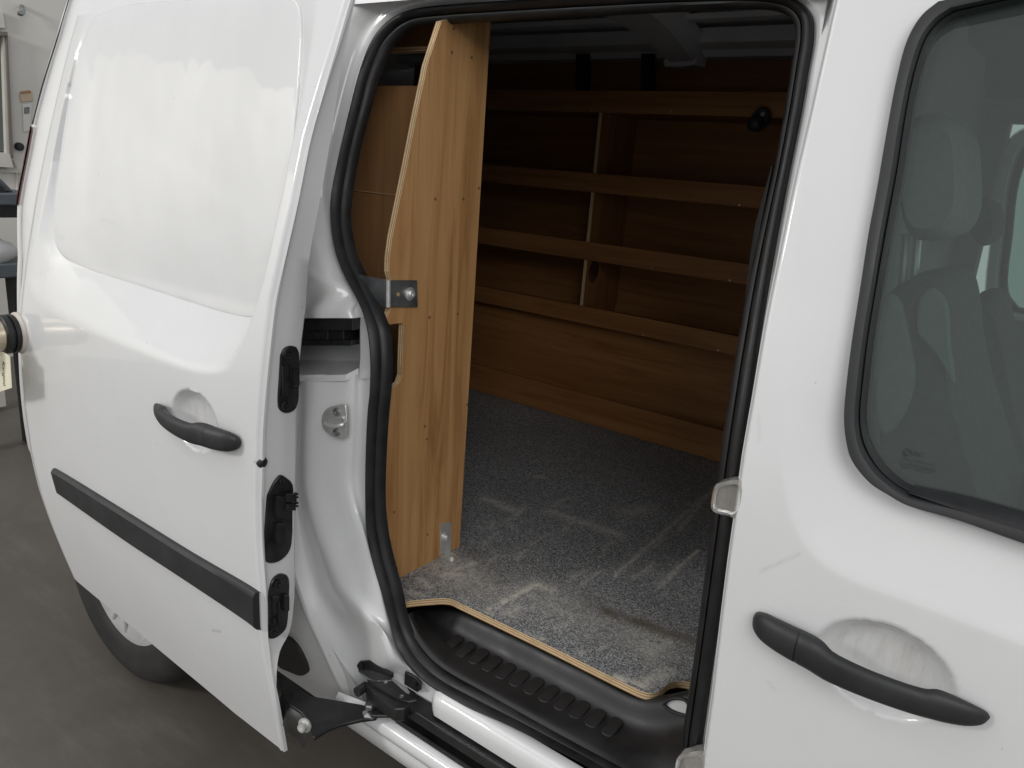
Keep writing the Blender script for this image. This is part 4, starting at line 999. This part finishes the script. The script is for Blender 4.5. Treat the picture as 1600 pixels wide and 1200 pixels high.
# dividers
dx = ony(938, 178, LY)[0]
for i in (0, 1, 2):
    z1_ = shelf_z[i][0]; z0_ = shelf_z[i + 1][0] + .011
    if i == 2:
        yc, zc_ = onx(930, 424, dx)[1], onx(930, 424, dx)[2]
        oy, ry_, rz_ = yc, .038, .040
        ring = [(yc + ry_ * math.cos(a), zc_ + rz_ * math.sin(a)) for a in np.linspace(0, 2 * math.pi, 32, endpoint=False)]
        bx = []
        for a in np.linspace(0, 2 * math.pi, 32, endpoint=False):
            c_, s_ = math.cos(a), math.sin(a); k = min((((sb_ - yc) if c_ > 0 else (yc - LY - .011)) / max(abs(c_), 1e-6)), (((z1_ - zc_) if s_ > 0 else (zc_ - z0_)) / max(abs(s_), 1e-6)))
            bx.append((yc + k * c_, zc_ + k * s_))
        d = MB(); d.grid([[(dx - .010, *q) for q in bx], [(dx, *q) for q in bx], [(dx, *q) for q in ring], [(dx - .010, *q) for q in ring], [(dx - .010, *q) for q in bx]], close_v=True)
        d.out("divider", WOODV, far, smooth=False)
    else:
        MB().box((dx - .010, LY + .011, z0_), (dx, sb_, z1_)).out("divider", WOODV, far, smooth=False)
    MB().box((dx - .0102, LY + .0102, z0_ + .0), (dx + .0002, LY + .0112, z1_)).out("divider_edge", EDGEX, far, smooth=False)
SCW = mat("bright_screw", (.75, .68, .5), .3, metal=.8)
for u, v in ((1031,308.5),(1155,320.5),(923,172),(1048,174),(1018,419),(1140,438),(1005,523),(1122,547),(816,388),(924,272)):
    MB().lathe(ony(u, v, LY), (0, -1, 0), [(.0035, 0), (.003, .001), (.0005, .0012)], 8).out("screw", SCW, far)
for u in (910, 1012):
    P = [ony(u - 10, 84, LY + .16), ony(u + 11, 84, LY + .16), ony(u + 10, 142, LY + .16), ony(u - 11, 142, LY + .16)]
    s_ = MB().prism(P, (0, .004, 0)).out("hanging_strap", BLACKMET, far, smooth=False)
kn = thing("coat_hook", tuple(ony(1188, 187, LY - .004)), "black plastic ball hook on the shelving's topmost lip", "hook")
P = [ony(u, v, LY - .003) for u, v in ((1180,178),(1192,168),(1202,170),(1206,182),(1202,194),(1192,204),(1178,206),(1171,196))]
P = cr(P + [P[0]], 3)[:-1]
MB().prism(P, (0, -.02, 0), bev=.004).out("base_plate", BLACKPLA, kn, angle=40)
MB().lathe(ony(1183, 194, LY - .024), (0, -1, 0), [(.015, -.002), (.018, .008), (.020, .018), (.017, .026), (.009, .030), (.001, .031)], 24).out("ball", BLACKPLA, kn, angle=50)
MB().lathe(ony(1192, 178, LY - .024), (0, -1, 0), [(.006, 0), (.0055, .003), (.004, .003), (.0035, .001), (.0005, .001)], 16).out("screw", DULLZINC, kn)

# ================================================================== magnet with tag at the door's rear edge
mg0 = surf(29, 520, DO)
mag = thing("magnet_holder", tuple(mg0), "nickel-brass cylinder with a black rubber ring stuck to the sliding door", "magnet")
MB().lathe(mg0 + np.array([0, .004, 0]), (0, -1, 0), [(.046, 0), (.046, .006), (.042, .012)], 40).out("face_ring", mat("pale_ring", (.55, .50, .45), .35), mag, angle=30)
MB().lathe(mg0 + np.array([0, -.008, 0]), (0, -1, 0), [(.040, 0), (.043, .003), (.043, .010), (.038, .011), (.038, .014), (.043, .016), (.043, .026), (.040, .028)], 40).out("rubber_ring", BLACKRUB, mag, angle=30)
MB().lathe(mg0 + np.array([0, -.036, 0]), (0, -1, 0), [(.036, 0), (.037, .02), (.036, .09), (.031, .10), (.001, .102)], 40).out("barrel", BRASS, mag, angle=30)
tg = thing("paper_tag", tuple(mg0 + np.array([0, -.07, -.14])), "cream paper tag with handwritten lettering hanging below the metal cylinder", "tag")
PAPER = vary(mat("cream_paper", rough=.85), (.74, .70, .52), (.80, .76, .60), 30)
ty = mg0[1] - .055
TP = [(-22,556),(8,552),(15,558),(18,606),(0,612),(-22,612)]
P = [ony(u, v, ty) for u, v in TP]
MB().prism(P, (.0, .0012, 0)).out("paper", PAPER, tg, smooth=False)
c0 = ony(3, 563, ty - .0008); c1 = ony(5, 602, ty - .0008); ex = (c1 - c0) / np.linalg.norm(c1 - c0); ez = np.cross([0, -1, 0], ex) * 1.0
ez = np.array([ex[2], 0, -ex[0]]) * -1
V, Fc = text("Kangoo", .026, c0, ex, ez, None, "t", None)
Lx = max(float((v - c0) @ ex) for v in V); k = np.linalg.norm(c1 - c0) / Lx
V = [c0 + (v - c0) * k for v in V]
mobj("lettering", V, Fc, mat("dark_ink", (.03, .03, .035), .7), tg, smooth=False)
MB().tube(cr([mg0 + np.array([.0, -.055, -.045]), ony(6, 551, ty), ony(0, 556, ty)], 4), .0012, 6).out("string", PAPER, tg)

# ================================================================== workshop wall and bench behind the van
def wp_(u, v, d=0.0): return onx(u, v, WX + d)
def wallbox(px, d0, d1, name, m, root=None, bev=.004):
    P = [wp_(u, v, d1) for u, v in px]; return MB().prism(P, (d0 - d1, 0, 0), bev=bev).out(name, m, root, smooth=False)
FRM = vary(mat("window_frame_paint", rough=.5), (.52, .50, .45), (.60, .58, .53), 9)
FRD = mat("window_frame_dark_strip", (.16, .135, .12), .5)  # dark brown colour of the frame's stile and head
win = thing("window", tuple(wp_(-30, 250)), "old painted window in the workshop wall", "window")
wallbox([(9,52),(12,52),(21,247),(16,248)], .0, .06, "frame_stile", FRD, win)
wallbox([(4,52),(9,52),(16,248),(10,240)], .0, .045, "frame_post", FRM, win)
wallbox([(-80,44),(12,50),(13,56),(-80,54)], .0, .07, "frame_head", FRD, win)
wallbox([(-80,19),(6,19),(9,44),(-80,42)], .0, .03, "upper_panel", FRM, win)
wallbox([(-80,228),(16,240),(22,262),(-80,258)], .0, .09, "sill", FRM, win)
wallbox([(-80,54),(4,56),(9,238),(-80,230)], .0, .012, "pane", mat("dim_window_glass", (.10, .115, .105), .08), win)
cal = thing("calendar", tuple(wp_(41, 150)), "small tan calendar pinned to the workshop wall", "calendar")
wallbox([(31,146),(51,143),(52,158),(33,160)], .0, .01, "page", mat("calendar_paper", (.52, .42, .31), .8), cal)
wallbox([(33,143),(48,141),(49,145),(33,147)], .0, .014, "header", mat("calendar_header", (.35, .19, .09), .8), cal)
no = thing("notice_sheet", tuple(wp_(42, 185)), "white notice sheet with a dark square print below the calendar", "notice")
wallbox([(35,164),(50,162),(48,205),(37,207)], .0, .008, "sheet", mat("notice_paper", (.66, .65, .62), .8), no)
wallbox([(38,168),(46,167),(46,177),(38,178)], .007, .010, "print", mat("notice_print", (.20, .22, .21), .8), no)
hk = thing("wall_hook", tuple(wp_(33, 18)), "small grey hook high on the workshop wall", "hook")
MB().tube(cr([wp_(34, 10, .0), wp_(34, 12, .05), wp_(36, 17, .06), wp_(33, 22, .07), wp_(28, 20, .07)], 4), .012, 8).out("hook", DULLZINC, hk)
kb = thing("round_wall_button", tuple(wp_(29, 229)), "black round button on the workshop wall beside the window", "button")
MB().lathe(wp_(29, 229), (1, 0, 0), [(.024, 0), (.024, .02), (.018, .03), (.001, .032)], 20).out("button", BLACKPLA, kb)
cbk = thing("wall_cable", tuple(wp_(27, 280)), "thin cable clipped along the workshop wall", "cable")
MB().tube(cr([wp_(21, 250, .01), wp_(26, 262, .012), wp_(27, 290, .012), wp_(28, 330, .012)], 5), .006, 6).out("cable", FRM, cbk)
MB().box((WX, -2.5, wp_(10, 266)[2] - .012), (WX + .02, 2.5, wp_(10, 266)[2] + .012)).out("dado_rail", FRM, wall_o, smooth=False)
bn = thing("workbench", (-4.4, 0, 0), "grey workbench with dark lower shelf behind the van", "workbench")
GREYT = vary(mat("blue_grey_top", rough=.5), (.075, .09, .105), (.11, .125, .14), 10)
BX = -3.6
def bpt(u, v): return onx(u, v, BX)
zt_ = bpt(20, 302)[2]
yl, yr_ = bpt(-120, 320)[1], bpt(60, 320)[1]
MB().box((BX - .6, yl, zt_ - .05), (BX, yr_, zt_), bev=.006).out("top", GREYT, bn)
MB().box((BX - .6, yl, zt_ - .10), (BX - .01, yr_, zt_ - .0505)).out("apron", DARKVOID, bn, smooth=False)
z2 = bpt(20, 398)[2]
MB().box((BX - .6, yl, z2 - .10), (BX - .02, yr_, z2 - .04), bev=.006).out("shelf", GREYT, bn)
MB().box((BX - .62, yl, .02), (BX - .58, yr_, zt_ - .1)).out("back_panel", WALLM, bn, smooth=False)
MB().box((BX - .1, yr_ - .12, 0), (BX - .03, yr_ - .05, z2 - .1)).out("leg", DARKVOID, bn, smooth=False)
MB().box((BX - .1, yl + .02, 0), (BX - .03, yl + .09, z2 - .1)).out("leg", DARKVOID, bn, smooth=False)
vs = thing("bench_machine", tuple(bpt(8, 295)), "blue-grey wedge-shaped machine cover on the workbench", "machine")
P = [bpt(u, v) for u, v in ((-60,272),(4,276),(14,284),(30,301),(-60,302))]
MB().prism([p + np.array([-.05, 0, 0]) for p in P], (-.3, 0, 0), bev=.008).out("cover", GREYT, vs, angle=30)
MB().lathe(bpt(2, 298) + np.array([-.05, 0, 0]), (1, 0, 0), [(.03, 0), (.03, .02), (.02, .03), (.001, .03)], 20).out("dial", BLACKPLA, vs)
bg_ = thing("cloth_bundle", tuple(bpt(6, 390)), "small pale cloth bundle on the workbench's lower shelf", "cloth")
rows = []
for i, t in enumerate(np.linspace(0, math.pi, 9)):
    rows.append([bpt(6, 396) + np.array([-.1, 0, 0]) + np.array([.08 * math.sin(t) * math.cos(a), .09 * math.sin(t) * math.sin(a) * (1 + .2 * math.sin(3 * a)), -.05 * math.cos(t) * (1 + .3 * math.cos(2 * a))]) for a in np.linspace(0, 2 * math.pi, 16, endpoint=False)])
MB().grid(rows, close_v=True).out("bundle", mat("pale_cloth", (.5, .5, .5), .9), bg_)
